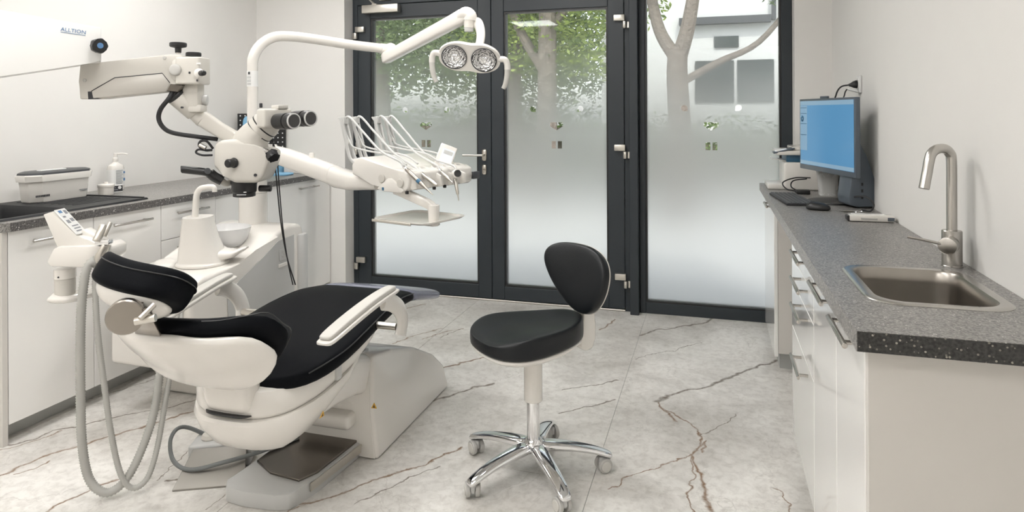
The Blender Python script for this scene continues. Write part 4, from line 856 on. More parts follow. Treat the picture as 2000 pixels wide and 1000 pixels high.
# five-star base
mb = MB(); mb.lathe([(.03, .078), (.040, .085), (.042, .10), (.036, .118), (.027, .13)], SC, seg=28); mb.build('base_hub', 'chrome', t)
for k in range(5):
    a = R(19 + 72 * k); d = V((math.cos(a), math.sin(a), 0)); s2 = V((-d.y, d.x, 0))
    mb = MB(); rings = []
    for q, zt, hh, wd in ((.02, .118, .030, .026), (.06, .118, .030, .025), (.11, .112, .026, .024), (.17, .103, .022, .022), (.23, .090, .019, .020), (.27, .077, .020, .019), (.292, .068, .018, .017), (.30, .062, .010, .010)):
        c0 = SC + d * q + V((0, 0, zt - hh / 2)); rings.append([c0 + s2 * x + V((0, 0, y)) for x, y in superellipse(wd * 1.3, hh / 2 * 1.2, 2.6, 16)])
    mb.loft(rings); mb.build('base_leg', 'chrome', t, sub=1, smooth=180)
    cp = SC + d * .28; sw = (19, 40, -25, 60, 10)[k]; cd = V((math.cos(a + R(90 + sw)), math.sin(a + R(90 + sw)), 0)); cl_ = V((-cd.y, cd.x, 0))
    cs = thing('caster', (0, 0, 0), None, None); cs.parent = t; cs.location = cp - SC
    cs_mesh = MB(); cs_mesh.cyl(cp + V((0, 0, .045)), cp + V((0, 0, .066)), .013, seg=16)
    q = cp + cl_ * .012
    cs_mesh.obox(q + V((0, 0, .038)), cl_, cd, UP, (.044, .018, .034), .008, 3)
    bpy.data.objects.remove(cs)
    cas = cs_mesh.build('caster', 'pale_grey', t)
    for s3 in (-1, 1):
        wc = q + V((0, 0, .0272)) + cl_ * .004; w_ = MB(); w_.lathe([(.020, .009), (.026, .010), (.027, .013), (.027, .022), (.025, .0245), (.021, .025)], wc, cd * s3, 24); wo = w_.build('wheel', 'grey_plastic', cas)
        MB().lathe([(.019, .0245), (.019, .027), (.017, .0285)], wc, cd * s3, 22).build('wheel_cap', 'light_pad', cas)

# ------------------------------------------------------------------ dental chair (axis along the room, head towards the camera)
CXC = -1.49
t = thing('dental_chair', (CXC, 2.35, 0), 'large white dental chair with black leather upholstery, tilted back', 'dental chair')
def sweep(rings, sub=1, n=3.2, k=28, crown=0.0):
    """rings: (centre, side axis, normal axis, half width, half thickness)"""
    mb = MB(); R_ = []
    for c, s_, nn, w_, h_ in rings:
        R_.append([V(c) + V(s_) * x + V(nn) * (y + (crown * (1 - (x / w_) ** 2) if y > 0 else 0)) for x, y in superellipse(w_, h_, n, k)])
    return mb.loft(R_)
def yz_ring(y, z, tilt, w_, h_, x=CXC): return ((x, y, z), (1, 0, 0), (0, -math.sin(R(tilt)), math.cos(R(tilt))), w_, h_)
X1 = (1, 0, 0)
# seat and leg upholstery: top surface heights along the length
seat = [(1.805, .490, 0, .02, .006), (1.81, .490, 0, .12, .018), (1.83, .493, 4, .185, .032), (1.87, .500, 6, .235, .040), (1.94, .512, 5, .265, .048), (2.05, .525, 6, .278, .047), (2.20, .546, 7, .272, .044), (2.35, .566, 5, .262, .040), (2.50, .573, -3, .250, .036), (2.62, .562, -9, .240, .032), (2.66, .555, -11, .236, .030), (2.668, .553, -11, .225, .02)]
sweep([yz_ring(*q) for q in seat], n=3.6, k=36, crown=-.006).build('seat_cushion', 'black_leather', t, sub=1, smooth=180)
legp = [(2.655, .5565, -11, .225, .02), (2.66, .5565, -11, .238, .033), (2.72, .545, -13, .234, .033), (2.85, .512, -15, .226, .031), (2.97, .480, -16, .216, .029), (3.005, .470, -16, .212, .026), (3.015, .467, -16, .20, .018), (3.018, .466, -16, .16, .010)]
sweep([yz_ring(*q) for q in legp], n=3.6, k=36).build('foot_cover', 'clear_plastic', t, sub=1, smooth=180)
legc = [(2.66, .548, -11, .22, .022), (2.85, .506, -15, .21, .022), (2.97, .474, -16, .19, .018)]
sweep([yz_ring(*q) for q in legc], n=3.6, k=28).build('foot_cushion', 'dark_grey', t)
# raised seam line of the seat
for sx in (-1, 1):
    mb = MB(); mb.tube([(CXC + sx * w_ * .985, y, z + h_ * .45) for y, z, a_, w_, h_ in seat[3:11]], .0022, seg=6, n=4); mb.build('seam', 'black_plastic', t)
# backrest frame: origin at hinge, s up the back, n towards the patient
HB_ = V((CXC, 1.76, .515)); BA = V((0, -.78, .625)).normalized(); BN = V((0, .625, .78)).normalized()
def BP(s_, u, n_):
    s_ = s_ if s_ < .29 else .29 + (s_ - .29) * .55
    return HB_ + BA * s_ + V((u, 0, 0)) + BN * n_
def bow(x, s_): return .070 * (abs(x) / .28) ** 1.6 * min(1.0, max(0.15, (s_ - .06) / .10)) * (1.0 if s_ < .30 else max(.3, 1 - (s_ - .30) * 4)) * (1.25 if s_ > .24 else 1)
back = [(.045, .08, .012), (.05, .14, .020), (.08, .20, .028), (.12, .255, .032), (.165, .285, .034), (.22, .287, .034), (.275, .265, .034), (.325, .220, .032), (.365, .165, .030), (.41, .125, .026), (.44, .10, .020), (.445, .06, .010)]
mb = MB(); rr_ = []
for s_, w_, h_ in back: rr_.append([BP(s_, x, .034 + y + bow(x, s_)) for x, y in superellipse(w_, h_, 3.4, 40)])
mb.loft(rr_).build('backrest_cushion', 'black_leather', t, sub=1, smooth=180)
mb = MB(); mb.tube([BP(s_, w_ * .985, .034 + h_ * .45 + bow(w_, s_)) for s_, w_, h_ in back[2:10]], .0018, seg=5, n=4); mb.build('seam', 'black_plastic', t)
shell = [(.045, .07, .010, -.028), (.06, .13, .020, -.026), (.085, .185, .026, -.026), (.12, .245, .028, -.024), (.165, .275, .028, -.022), (.22, .275, .028, -.022), (.275, .250, .026, -.020), (.325, .203, .024, -.016), (.365, .150, .020, -.012), (.41, .110, .016, -.006), (.44, .085, .012, -.002)]
mb = MB(); rr_ = []
for s_, w_, h_, off in shell: rr_.append([BP(s_, x, off + y + bow(x, s_)) for x, y in superellipse(w_, h_, 3.0, 36)])
mb.loft(rr_).build('backrest_shell', 'white_plastic', t, sub=1, smooth=180)
# hinge neck between the shell and the seat carrier
mb = MB(); rr_ = []
for (y, z, w_, d_) in ((1.745, .565, .11, .03), (1.772, .53, .10, .042), (1.785, .49, .092, .046), (1.79, .45, .090, .046), (1.797, .415, .086, .042), (1.805, .400, .072, .03)):
    rr_.append([V((CXC + x, y + yy, z)) for x, yy in superellipse(w_, d_, 4, 28)])
mb.loft(rr_).build('back_hinge', 'white_plastic', t, sub=1, smooth=180)
mb = MB(); rr_ = [[V((CXC + x, 1.80 + yy, z)) for x, yy in superellipse(w_, d_, 4, 28)] for z, w_, d_ in ((.396, .075, .044), (.401, .088, .050), (.405, .090, .048))]; mb.loft(rr_).build('hinge_recess', 'black_plastic', t)
# seat carrier: upper and lower housings with rounded near end
def carrier(y0, y1, wn, wf, k=40, n=3.0):
    pts = []
    for x, y in superellipse(1, 1, n, k):
        yy = y0 + (y1 - y0) * (y + 1) / 2; wd = wn + (wf - wn) * max(0, y); pts.append((x * wd, yy))
    return pts
def layer(pts, z, slope, y0, dy=0, sc_=1.0):
    cy = sum(p[1] for p in pts) / len(pts)
    return [V((CXC + x * sc_, cy + (y - cy) * sc_ + dy, z + slope * max(0, (y - y0)))) for x, y in pts]
up = carrier(1.765, 2.55, .238, .20)
mb = MB(); mb.loft([layer(up, .385, .16, 1.75, sc_=.97), layer(up, .400, .16, 1.75), layer(up, .440, .13, 1.75), layer(up, .470, .10, 1.75, sc_=.97), layer(up, .482, .09, 1.75, sc_=.90)]); mb.build('seat_carrier', 'white_plastic', t, smooth=40)
lo = carrier(1.752, 2.46, .245, .17, n=2.7)
mb = MB(); mb.loft([layer(lo, .252, .34, 1.80, sc_=.72), layer(lo, .272, .32, 1.80, sc_=.84), layer(lo, .33, .24, 1.80, sc_=.96), layer(lo, .372, .18, 1.80, sc_=1.0), layer(lo, .383, .16, 1.75, sc_=.985)]); mb.build('lower_housing', 'white_plastic', t, smooth=40)
mb = MB(); mb.box((CXC + .225, 2.02, .435), (CXC + .245, 2.05, .525), .004, 2); mb.build('carrier_slot', 'pale_grey', t)
# lift arm down to the base tower
mb = MB(); rr_ = []
for (y, z, w_, h_) in ((1.98, .345, .17, .06), (2.15, .345, .165, .075), (2.32, .325, .155, .085), (2.46, .28, .15, .085), (2.55, .24, .145, .07)):
    rr_.append([V((CXC + x, y, z + yy)) for x, yy in superellipse(w_, h_, 5, 24)])
mb.loft(rr_).build('lift_arm', 'white_plastic', t, smooth=40)
mb = MB(); mb.box((CXC - .12, 2.30, .11), (CXC + .12, 2.40, .17), .02, 3); mb.build('lift_cover', 'white_plastic', t)
# base tower: wedge that falls towards the feet
tw = [(2.335, 0), (2.36, .18), (2.425, .350), (2.45, .368), (2.60, .340), (2.80, .280), (2.97, .19), (3.055, .11), (3.065, 0)]
mb = MB(); rr_ = []
wfun = lambda z: .155 + .075 * max(0, 1 - z / .36)
for sx, ins in ((-1, 1.0), (1, 1.0)):
    rr_.append([V((CXC + sx * wfun(z), y, z)) for y, z in tw])
mb.prism([V((CXC, y, z)) for y, z in tw], (.001, 0, 0)); mb.bm.free(); mb.bm = bmesh.new()
va = [mb.bm.verts.new(p) for p in rr_[0]]; vb = [mb.bm.verts.new(p) for p in rr_[1]]; nn = len(va)
mb.bm.faces.new(va); mb.bm.faces.new(list(reversed(vb)))
for i in range(nn): mb.bm.faces.new((va[i], vb[i], vb[(i + 1) % nn], va[(i + 1) % nn]))
bmesh.ops.recalc_face_normals(mb.bm, faces=mb.bm.faces)
bmesh.ops.bevel(mb.bm, geom=[e_ for e_ in mb.bm.edges if e_.calc_length() > .02], offset=.016, segments=3, affect='EDGES', profile=.5, clamp_overlap=True)
mb.build('base_tower', 'white_plastic', t, smooth=30)
mb = MB(); mb.prism([V((CXC + s_ * (wfun(z) - .012), y - .006, z)) for s_, y, z in ((-1, 2.337, .004), (1, 2.337, .004), (1, 2.36, .18), (1, 2.425, .345), (-1, 2.425, .345), (-1, 2.36, .18))], V((0, .012, 0)), .003, 1); mb.build('tower_front', 'white_plastic', t)
mb = MB(); mb.box((CXC - .10, 2.44, .352), (CXC + .10, 2.50, .374), .006, 2); mb.build('tower_slot', 'pale_grey', t)
# floor plate
fp = [(-.165, 2.36), (-.165, 2.06), (-.178, 1.975), (-.15, 1.935), (-.07, 1.925), (.05, 1.935), (.095, 1.955), (.105, 1.99), (.125, 2.08), (.150, 2.36)]
mb = MB(); mb.prism([V((CXC + x, y, .0)) for x, y in fp], (0, 0, .055), .006, 2); mb.build('floor_plate', 'pale_grey', t)
mb = MB(); mb.prism([V((CXC + x, y, .054)) for x, y in [(-.15, 2.36), (-.15, 2.10), (-.05, 2.045), (.08, 2.03), (.113, 2.10), (.135, 2.36)]], (0, 0, .010), .002, 1); mb.build('tread_plate', 'plate_dark', t)
mb = MB(); mb.prism([V((CXC + x, y, .022)) for x, y in [(.118, 2.04), (.123, 2.04), (.157, 2.345), (.150, 2.345)]], (0, 0, .030)); mb.build('plate_edge', 'nickel', t)
# armrests
def armrest(sx):
    xc = CXC + sx * .345; mb = MB(); rr_ = []
    for (y, z, w_, h_, dx) in ((1.80, .662, .034, .005, -.012), (1.81, .664, .042, .009, -.012), (1.90, .682, .045, .010, -.008), (2.02, .702, .044, .010, -.002), (2.12, .716, .041, .010, .006), (2.20, .721, .036, .009, .012), (2.215, .720, .028, .006, .014)):
        rr_.append([V((xc + sx * dx + x, y, z + yy)) for x, yy in superellipse(w_ * .56, h_, 4, 24)])
    mb.loft(rr_); a_ = mb.build('armrest', 'light_pad', t, sub=1, smooth=180)
    mb = MB(); rr_ = []
    for (y, z, w_, h_, dx) in ((1.79, .648, .040, .005, -.012), (1.805, .648, .048, .008, -.012), (1.90, .666, .051, .009, -.008), (2.02, .686, .050, .009, -.002), (2.12, .700, .047, .009, .006), (2.215, .706, .042, .008, .012), (2.235, .707, .034, .005, .014)):
        rr_.append([V((xc + sx * dx + x, y, z + yy)) for x, yy in superellipse(w_ * .62, h_, 4, 24)])
    mb.loft(rr_); mb.build('armrest_base', 'white_plastic', a_, sub=1, smooth=180)
    mb = MB(); mb.tube([(xc + sx * .012, 2.14, .685), (xc + sx * .018, 2.20, .665), (xc + sx * .020, 2.255, .625), (xc + sx * .018, 2.285, .575), (xc + sx * .012, 2.285, .535), (xc + sx * .010, 2.28, .520)], .036, seg=16, n=6, flat=(.42, 1.0), upv=(1, 0, 0), rfun=lambda q: .030 + .012 * q); mb.build('armrest_bracket', 'white_plastic', a_, smooth=60)
    mb = MB(); mb.cyl((CXC + sx * .22, 2.27, .555), (xc, 2.27, .555), .014, seg=18); mb.build('pivot_pin', 'nickel', a_)
armrest(1); armrest(-1)
# headrest
HC = V((CXC - .012, 1.43, .872)); HA = V((0, -.80, .60)).normalized(); HN = V((0, .60, .80)).normalized()
HQ = Matrix.Rotation(R(9), 3, 'Y'); HA = HQ @ HA; HN = HQ @ HN; HX = HQ @ V((1, 0, 0))
ho = superellipse(.142, .095, 2.4, 40)
hb = lambda b, k=1.2: (lambda x, y: b + k * x * x)
mb = MB(); mb.pillow(ho, [(.80, hb(-.020)), (.95, hb(-.016)), (1.0, hb(-.002)), (1.0, hb(.045)), (.965, hb(.062)), (.86, hb(.068)), (.5, hb(.062)), (.2, hb(.060))], HC, HX, HA, HN); mb.build('headrest', 'black_leather', t, sub=1, smooth=180)
mb = MB(); mb.pillow(ho, [(.26, hb(-.052, .6)), (.54, hb(-.048, .7)), (.72, hb(-.036)), (.80, hb(-.020)), (.78, hb(-.012))], HC, HX, HA, HN); mb.build('headrest_shell', 'white_plastic', t, sub=1, smooth=180)
mb = MB(); mb.tube([tuple(HC + HX * (x * 1.004) + HA * (y * 1.004) + HN * (.040 + 1.2 * x * x)) for x, y in ho] + [tuple(HC + HX * (ho[0][0] * 1.004) + HN * (.040 + 1.2 * ho[0][0] ** 2))], .0018, seg=5, smooth=False); mb.build('headrest_seam', 'black_plastic', t)
# headrest knuckle and bar
k0 = at(246, 617, D=1.70); kd = (RIGHT * .35 - AWAY * .94).normalized()
mb = MB(); mb.lathe([(.040, 0), (.045, .004), (.045, .024), (.042, .028), (.012, .029)], k0 - kd * .01, kd, 32); mb.build('headrest_knob', 'steel_warm', t)
mb = MB(); mb.lathe([(.036, 0), (.041, .004), (.041, .02)], k0 - kd * .045, kd, 32); mb.build('knob_washer', 'grey_plastic', t)
mb = MB(); mb.prism([k0 + V((.0, .02, .03)), k0 + V((.025, .02, .02)), HC - HN * .03 + V((.02, .0, 0)), HC - HN * .03 - V((.015, 0, 0))], HN * .012 + AWAY * .014, .003, 2); mb.build('headrest_bar', 'steel_warm', t)
p0 = k0 + V((.01, .03, -.005)); p1 = BP(.44, -.03, .0); side = V((1, 0, 0))
mb = MB(); mb.prism([p0 - side * .02 + V((0, 0, .012)), p0 + side * .03 + V((0, 0, .012)), p1 + side * .06, p1 - side * .03], BN * .012, .003, 2); mb.build('headrest_slider', 'steel_warm', t)
mb = MB(); mb.cyl(k0 + V((.03, 0, -.012)), k0 + V((.075, .02, -.004)), .010, seg=16); mb.cyl(k0 + V((.055, -.01, .0)), k0 + V((.06, .03, .025)), .007, seg=12); mb.build('release_lever', 'nickel', t)
# warning stickers
for (p, ux, uz) in ((V((CXC + .205, 2.352, .195)), V((.8, .1, 0)), V((-.05, .18, 1))), (V((CXC + .236, 1.93, .352)), V((.1, .9, 0)), V((.25, 0, 1)))):
    ux = ux.normalized(); uz = uz.normalized(); nn_ = ux.cross(uz)
    if nn_.y > 0: nn_ = -nn_
    p = p + nn_ * .004; mb = MB(); mb.prism([p - ux * .012, p + ux * .012, p + uz * .022], nn_ * .001); st_ = mb.build('warning_sticker', 'warning_yellow', t)
    mb = MB(); q = p + nn_ * .0011 + uz * .003; mb.prism([q - ux * .004, q + ux * .004, q + uz * .011], nn_ * .0006); mb.build('warning_symbol', 'ink_dark', st_)

# ------------------------------------------------------------------ foot pedal behind the plate
t = thing('foot_pedal', (-1.80, 2.10, 0), 'steel foot control with grey cable on the floor beside the chair', 'foot pedal')
pa = V((-1.835, 2.11, 0)); fx = V((.90, .43, 0)).normalized(); fy = V((-.43, .90, 0)).normalized()
def FP(u, v, z): return pa + fx * u + fy * v + V((0, 0, z))
mb = MB(); mb.prism([FP(-.10, -.01, 0), FP(.13, -.01, 0), FP(.13, .14, 0), FP(-.09, .14, 0)], (0, 0, .095), .012, 3); mb.build('housing', 'pale_grey', t)
mb = MB(); mb.lathe([(.030, .093), (.032, .100), (.026, .112), (.01, .115)], FP(-.035, .05, 0), seg=24); mb.build('knob', 'ivory_plastic', t)
mb = MB(); mb.prism([FP(-.075, -.022, .092), FP(.12, -.022, .092), FP(.14, -.145, .006), FP(-.11, -.145, .006)], V((0, 0, -.008)), .002, 1); mb.build('pedal_plate', 'pedal_steel', t)
mb = MB(); mb.tube([FP(-.02, .10, .06), FP(-.13, .06, .14), FP(-.16, -.0, .13), FP(-.135, -.055, .07), FP(-.06, -.10, .052), FP(.06, -.10, .070), FP(.18, -.05, .075), FP(.30, .05, .07)], .0075, seg=10); mb.build('cable', 'cord_grey', t)

# ------------------------------------------------------------------ spittoon unit
t = thing('spittoon_unit', (-2.36, 2.8, 0), 'white dental unit body with spittoon and lamp column behind the chair', 'dental unit')
UX0, UX1 = -2.60, -2.15
prof = [(2.33, .24), (2.33, .56), (2.36, .632), (2.42, .645), (2.64, .650), (2.76, .672), (2.92, .745), (3.02, .768), (3.10, .768), (3.14, .755), (3.16, .70), (3.16, .0), (2.62, .0), (2.60, .20), (2.48, .23)]
mb = MB(); mb.prism([V((UX0, y, z)) for y, z in prof], (UX1 - UX0, 0, 0), .022, 3); mb.build('body', 'white_plastic', t)
pan = [(2.62, .57), (2.80, .645), (2.92, .705), (3.06, .715), (3.06, .10), (2.66, .10), (2.56, .30), (2.55, .52)]
mb = MB(); mb.prism([V((UX1 + .001, y, z)) for y, z in pan], (.004, 0, 0), .001, 1); sp_ = mb.build('side_panel', 'pale_grey', t)
mb = MB(); mb.box((UX1 + .005, 2.93, .60), (UX1 + .010, 3.00, .66), .002, 1); so_ = mb.build('outlet', 'pale_grey', t)
for dy, dz in ((.022, .018), (.048, .018), (.022, .042), (.048, .042), (.035, .03)): MB().cyl((UX1 + .009, 2.93 + dy, .60 + dz), (UX1 + .012, 2.93 + dy, .60 + dz), .006, seg=12).build('outlet_hole', 'grey_plastic', so_)
mb = MB(); mb.box((UX1 + .005, 2.92, .565), (UX1 + .012, 3.01, .585), .003, 1); mb.build('outlet_ledge', 'white_plastic', t)
mb = MB(); mb.prism([(UX1 - .002, 3.09, .05), (UX1 + .03, 3.11, .05), (UX1 + .03, 3.155, .05), (UX1 - .002, 3.158, .05)], (0, 0, .66), .012, 2); mb.build('corner_cover', 'pale_grey', t)
mb = MB(); mb.prism([(UX0 + .04, 2.327, .40), (UX1 - .04, 2.327, .40), (UX1 - .04, 2.327, .62), (UX0 + .04, 2.327, .62)], (0, -.003, 0)); mb.build('front_cover', 'pale_grey', t)
# cup filler tower on a round plinth, falling into a chute
tc_ = V((-2.33, 2.60, .648))
MB().lathe([(.118, 0), (.121, .004), (.121, .012), (.112, .018)], tc_, seg=48).build('tower_plinth', 'white_plastic', t)
mb = MB(); rr_ = []
for z, w_, f_ in ((.016, .092, .125), (.05, .089, .112), (.12, .082, .080), (.18, .076, .060), (.225, .071, .052)):
    rr_.append([tc_ + AWAY * (y * w_ * 1.05) + RIGHT * ((x * (w_ if x < 0 else f_)) - .012) + V((0, 0, z)) for x, y in superellipse(1, 1, 2.6, 32)])
mb.loft(rr_); tw_ = mb.build('filler_tower', 'white_plastic', t, smooth=60)
mb = MB(); rr_ = []
for u, z, w_, h_ in ((.02, .060, .085, .05), (.09, .040, .070, .028), (.15, .046, .055, .016), (.19, .066, .038, .010), (.205, .072, .02, .005)):
    rr_.append([tc_ + RIGHT * u + AWAY * (x + .02) + V((0, 0, z + y)) for x, y in superellipse(w_, h_, 2.6, 20)])
mb.loft(rr_); mb.build('chute', 'white_plastic', t, smooth=60)
b0 = tc_ + RIGHT * -.035 + V((0, 0, .22)); mb = MB(); mb.tube([b0, b0 + V((0, 0, .07)) + RIGHT * .004, b0 + V((0, 0, .115)) + RIGHT * .010, b0 + V((0, 0, .138)) + RIGHT * .028, b0 + V((0, 0, .145)) + RIGHT * .055, b0 + V((0, 0, .146)) + RIGHT * .082, b0 + V((0, 0, .138)) + RIGHT * .092, b0 + V((0, 0, .122)) + RIGHT * .093], .013, seg=16, n=6, rfun=lambda q: .0155 - .004 * q); mb.build('cup_filler', 'white_plastic', t, smooth=60)
bc_ = V((-2.36, 2.80, .690)); mb = MB(); mb.lathe([(.05, 0), (.075, .006), (.098, .035), (.112, .075), (.118, .098), (.114, .099), (.105, .075), (.085, .03), (.05, .012), (.001, .010)], bc_, seg=44); mb.build('bowl', 'bowl_glass', t, smooth=60)
MB().lathe([(.06, -.03), (.065, .0), (.055, .004)], bc_, seg=32).build('bowl_foot', 'white_plastic', t)
q = bc_ - RIGHT * .085 + V((0, 0, .085)); MB().obox(q, RIGHT, AWAY, UP, (.035, .02, .03), .005, 2).build('bowl_nozzle', 'white_plastic', t)
# column
cc = V((-2.405, 3.06, 0))
MB().lathe([(.074, .74), (.074, .93)], cc, seg=40).build('column_lower', 'white_plastic', t)
MB().lathe([(.070, .93), (.0735, .932), (.0735, 1.17), (.066, 1.205), (.035, 1.225)], cc, seg=40).build('column_upper', 'white_plastic', t)

# ------------------------------------------------------------------ operating lamp on its pole
t = thing('operating_lamp', cc + V((0, 0, 1.2)), 'white operating lamp with two round reflectors on a bent pole', 'operating lamp')
el = at(762, 96, D=4.02); dirh = V((el.x - cc.x, el.y - cc.y, 0)).normalized()
ztop = 1.795; Lh = V((el.x - cc.x, el.y - cc.y, 0)).length
pts = [cc + V((0, 0, 1.2)), cc + V((0, 0, 1.45)), cc + V((0, 0, 1.62))]
rb = .17
for a in (15, 30, 45, 60, 75): pts.append(cc + dirh * rb * (1 - math.cos(R(a))) + V((0, 0, 1.625 + rb * math.sin(R(a)))))
pts += [cc + dirh * (rb + .02) + V((0, 0, ztop)), cc + dirh * (rb + .15) + V((0, 0, ztop - .007)), cc + dirh * (Lh * .7) + V((0, 0, ztop + (el.z - ztop) * .68)), cc + dirh * (Lh - .05) + V((0, 0, el.z + .002))]
mb = MB(); mb.tube(pts, .0285, seg=22, n=6); mb.build('pole', 'white_plastic', t, smooth=60)
q = cc + V((0, 0, 1.51)); mb = MB(); mb.lathe([(.0292, 0), (.0292, .085)], q, seg=24, caps=False); sk_ = mb.build('pole_sticker', 'sticker_white', t)
nq = (RIGHT * -.25 - AWAY).normalized()
mb = MB(); mb.obox(q + nq * .0295 + V((0, 0, .072)), nq.cross(UP), nq, UP, (.012, .0008, .014)); mb.build('sticker_sign', 'ink_dark', sk_)
mb = MB()
for z_ in (.052, .046, .034, .028, .016, .010): mb.obox(q + nq * .0295 + V((0, 0, z_)), nq.cross(UP), nq, UP, (.022, .0008, .0018))
mb.build('sticker_lines', 'ink_grey', sk_)
# elbow
e0 = cc + dirh * (Lh - .06) + V((0, 0, el.z + .002)); e1 = el
j1 = at(752, 103, D=4.0); j2 = at(757, 112, D=3.98)
mb = MB(); mb.tube([e0, e0 + (e1 - e0) * .7, at(765, 94, D=4.01), at(767, 104, D=4.0), at(765, 112, D=3.99)], .031, seg=20, n=6); mb.build('elbow', 'white_plastic', t, smooth=60)
u0 = at(756, 112, D=3.97); u1 = at(905, 32, D=3.50)
dr = (u1 - u0).normalized(); sd2 = dr.cross(UP).normalized(); up2 = sd2.cross(dr)
mb = MB(); rr_ = []
for q_, w_, h_ in ((-.035, .015, .018), (-.025, .024, .030), (.0, .028, .034), (.1, .028, .034), ((u1 - u0).length - .08, .030, .037), ((u1 - u0).length, .032, .039), ((u1 - u0).length + .03, .026, .03)):
    rr_.append([u0 + dr * q_ + sd2 * x + up2 * y for x, y in superellipse(w_, h_, 4.5, 20)])
mb.loft(rr_); mb.build('spring_arm', 'white_plastic', t, smooth=45)
hc = at(920, 42, D=3.47); hd0 = hc + V((0, 0, .035))
mb = MB(); mb.tube([u1 - dr * .01 + V((0, 0, .004)), at(910, 26, D=3.48), at(918, 31, D=3.47), at(918, 40, D=3.47)], .035, seg=18, n=5); mb.build('joint_hood', 'white_plastic', t, smooth=60)
mb = MB(); mb.cyl(at(917, 36, D=3.47), at(916, 55, D=3.47), .027, seg=24, bevel=.003); mb.build('swivel', 'white_plastic', t)
mb = MB(); mb.cyl(at(916, 54, D=3.47), at(916, 62, D=3.47), .024, seg=24, bevel=.003); mb.build('swivel_cap', 'pale_grey', t)
mb = MB(); mb.tube([at(924, 44, D=3.48), at(933, 46, D=3.46), at(938, 58, D=3.43), at(939, 72, D=3.42), at(936, 90, D=3.41)], .03, seg=14, n=6, flat=(.45, 1), upv=tuple(AWAY)); mb.build('head_bracket', 'white_plastic', t, smooth=60)
# head: peanut-shaped body
hC = at(917, 112, D=3.36); hn = (AWAY * -.86 + RIGHT * -.10 + V((0, 0, -.48))).normalized(); hr = (RIGHT - hn * hn.dot(RIGHT)).normalized(); hr = (hr + V((0, 0, -.06))).normalized(); hu = hn.cross(hr) if hn.cross(hr).z > 0 else -hn.cross(hr)
def peanut(a, b, k=48):
    out = []
    for i in range(k):
        th = 2 * math.pi * i / k; x = a * math.cos(th); yv = b * math.copysign(abs(math.sin(th)) ** .75, math.sin(th)); out.append((x, yv * (1 - .16 * math.exp(-(x / .05) ** 2))))
    return out
po = peanut(.160, .088)
mb = MB(); mb.pillow(po, [(.45, -.062), (.75, -.052), (.93, -.028), (1, -.006), (1, .006), (.975, .012), (.955, .0125), (.94, .010), (.70, -.046)], hC, hr, hu, hn); hd_ = mb.build('lamp_head', 'white_plastic', t, sub=1, smooth=180)
plate('face_plate', [[(x * .965, y * .965) for x, y in po]] + [[(.076 * sx + .0625 * math.cos(2 * math.pi * k / 36), .0625 * math.sin(2 * math.pi * k / 36)) for k in range(36)] for sx in (-1, 1)], hC + hn * .0125, hr, hu, 'white_plastic', hd_)
for sx in (-1, 1):
    lc = hC + hr * (.076 * sx) + hn * .013
    mb = MB(); mb.lathe([(.064, 0), (.064, .004), (.060, .006), (.058, .002), (.050, -.014), (.034, -.034), (.014, -.046), (.001, -.047)], lc, hn, 36, caps=False); rf = mb.build('reflector', 'reflector', hd_, smooth=60)
    mb = MB(); mb.lathe([(.0655, .003), (.0655, .0065), (.0625, .0075), (.0615, .006)], lc, hn, 36, caps=False); mb.build('lens_ring', 'dark_grey', hd_)
    mb = MB(); mb.obox(lc + hn * -.012 + hu * .006, hr, hu, hn, (.030, .009, .012), .003, 1); mb.build('bulb_shield', 'chrome', hd_)
    # handle hanging on the side
    hp = hC + hr * (.168 * sx)
    mb = MB(); mb.tube([hC + hr * (.148 * sx) + hu * .005, hp + hr * (.012 * sx) + hu * .006, hp + hr * (.024 * sx) - V((0, 0, .015)), hp + hr * (.026 * sx) - V((0, 0, .045))], .016, seg=14, n=5); mb.build('handle_mount', 'white_plastic', hd_, smooth=60)
    mb = MB(); mb.tube([hp + hr * (.026 * sx) - V((0, 0, .04)), hp + hr * (.024 * sx) - V((0, 0, .075)), hp + hr * (.016 * sx) - V((0, 0, .115)), hp + hr * (.004 * sx) - V((0, 0, .142))], .014, seg=14, n=6, rfun=lambda q: .0145 - .004 * q ** 2); mb.build('handle', 'light_pad', hd_, smooth=60)

# ------------------------------------------------------------------ instrument table on its swing arm
t = thing('instrument_table', cc + V((0, 0, 1.05)), 'white dental instrument table on a swing arm with hoses and tray', 'instrument table')
# arm from the column to the table
def bar(pts_px, w_, h_, n=4.0, k=20):
    mb = MB(); P = [at(x, y, D=d) for x, y, d in pts_px]; rr_ = []
    for i, p in enumerate(P):
        tg = (P[min(i + 1, len(P) - 1)] - P[max(0, i - 1)]).normalized(); s_ = tg.cross(UP).normalized(); u_ = s_.cross(tg)
        wi = w_[i] if isinstance(w_, (list, tuple)) else w_; hi = h_[i] if isinstance(h_, (list, tuple)) else h_
        rr_.append([p + s_ * x + u_ * y for x, y in superellipse(wi, hi, n, k)])
    return mb.loft(rr_)
bar([(517, 297, 3.60), (535, 301, 3.58), (560, 308, 3.54), (652, 342, 3.32)], [.035, .043, .045, .045], [.040, .046, .048, .048], n=3.2).build('swing_arm', 'white_plastic', t, smooth=40)
MB().lathe([(.050, 0), (.052, .004), (.052, .10), (.046, .104)], at(522, 320, D=3.58), UP, 32).build('arm_pivot', 'white_plastic', t)
q = at(609, 305, D=3.42); MB().lathe([(.014, -.02), (.014, .012), (.010, .018), (.001, .019)], q, UP, 18).build('arm_knob', 'white_plastic', t)
bar([(650, 341, 3.33), (662, 347, 3.30), (690, 354, 3.22), (715, 356, 3.17), (745, 358, 3.1)], [.046, .050, .052, .05, .045], [.048, .050, .044, .036, .03], n=3.2).build('arm_joint', 'white_plastic', t, smooth=40)
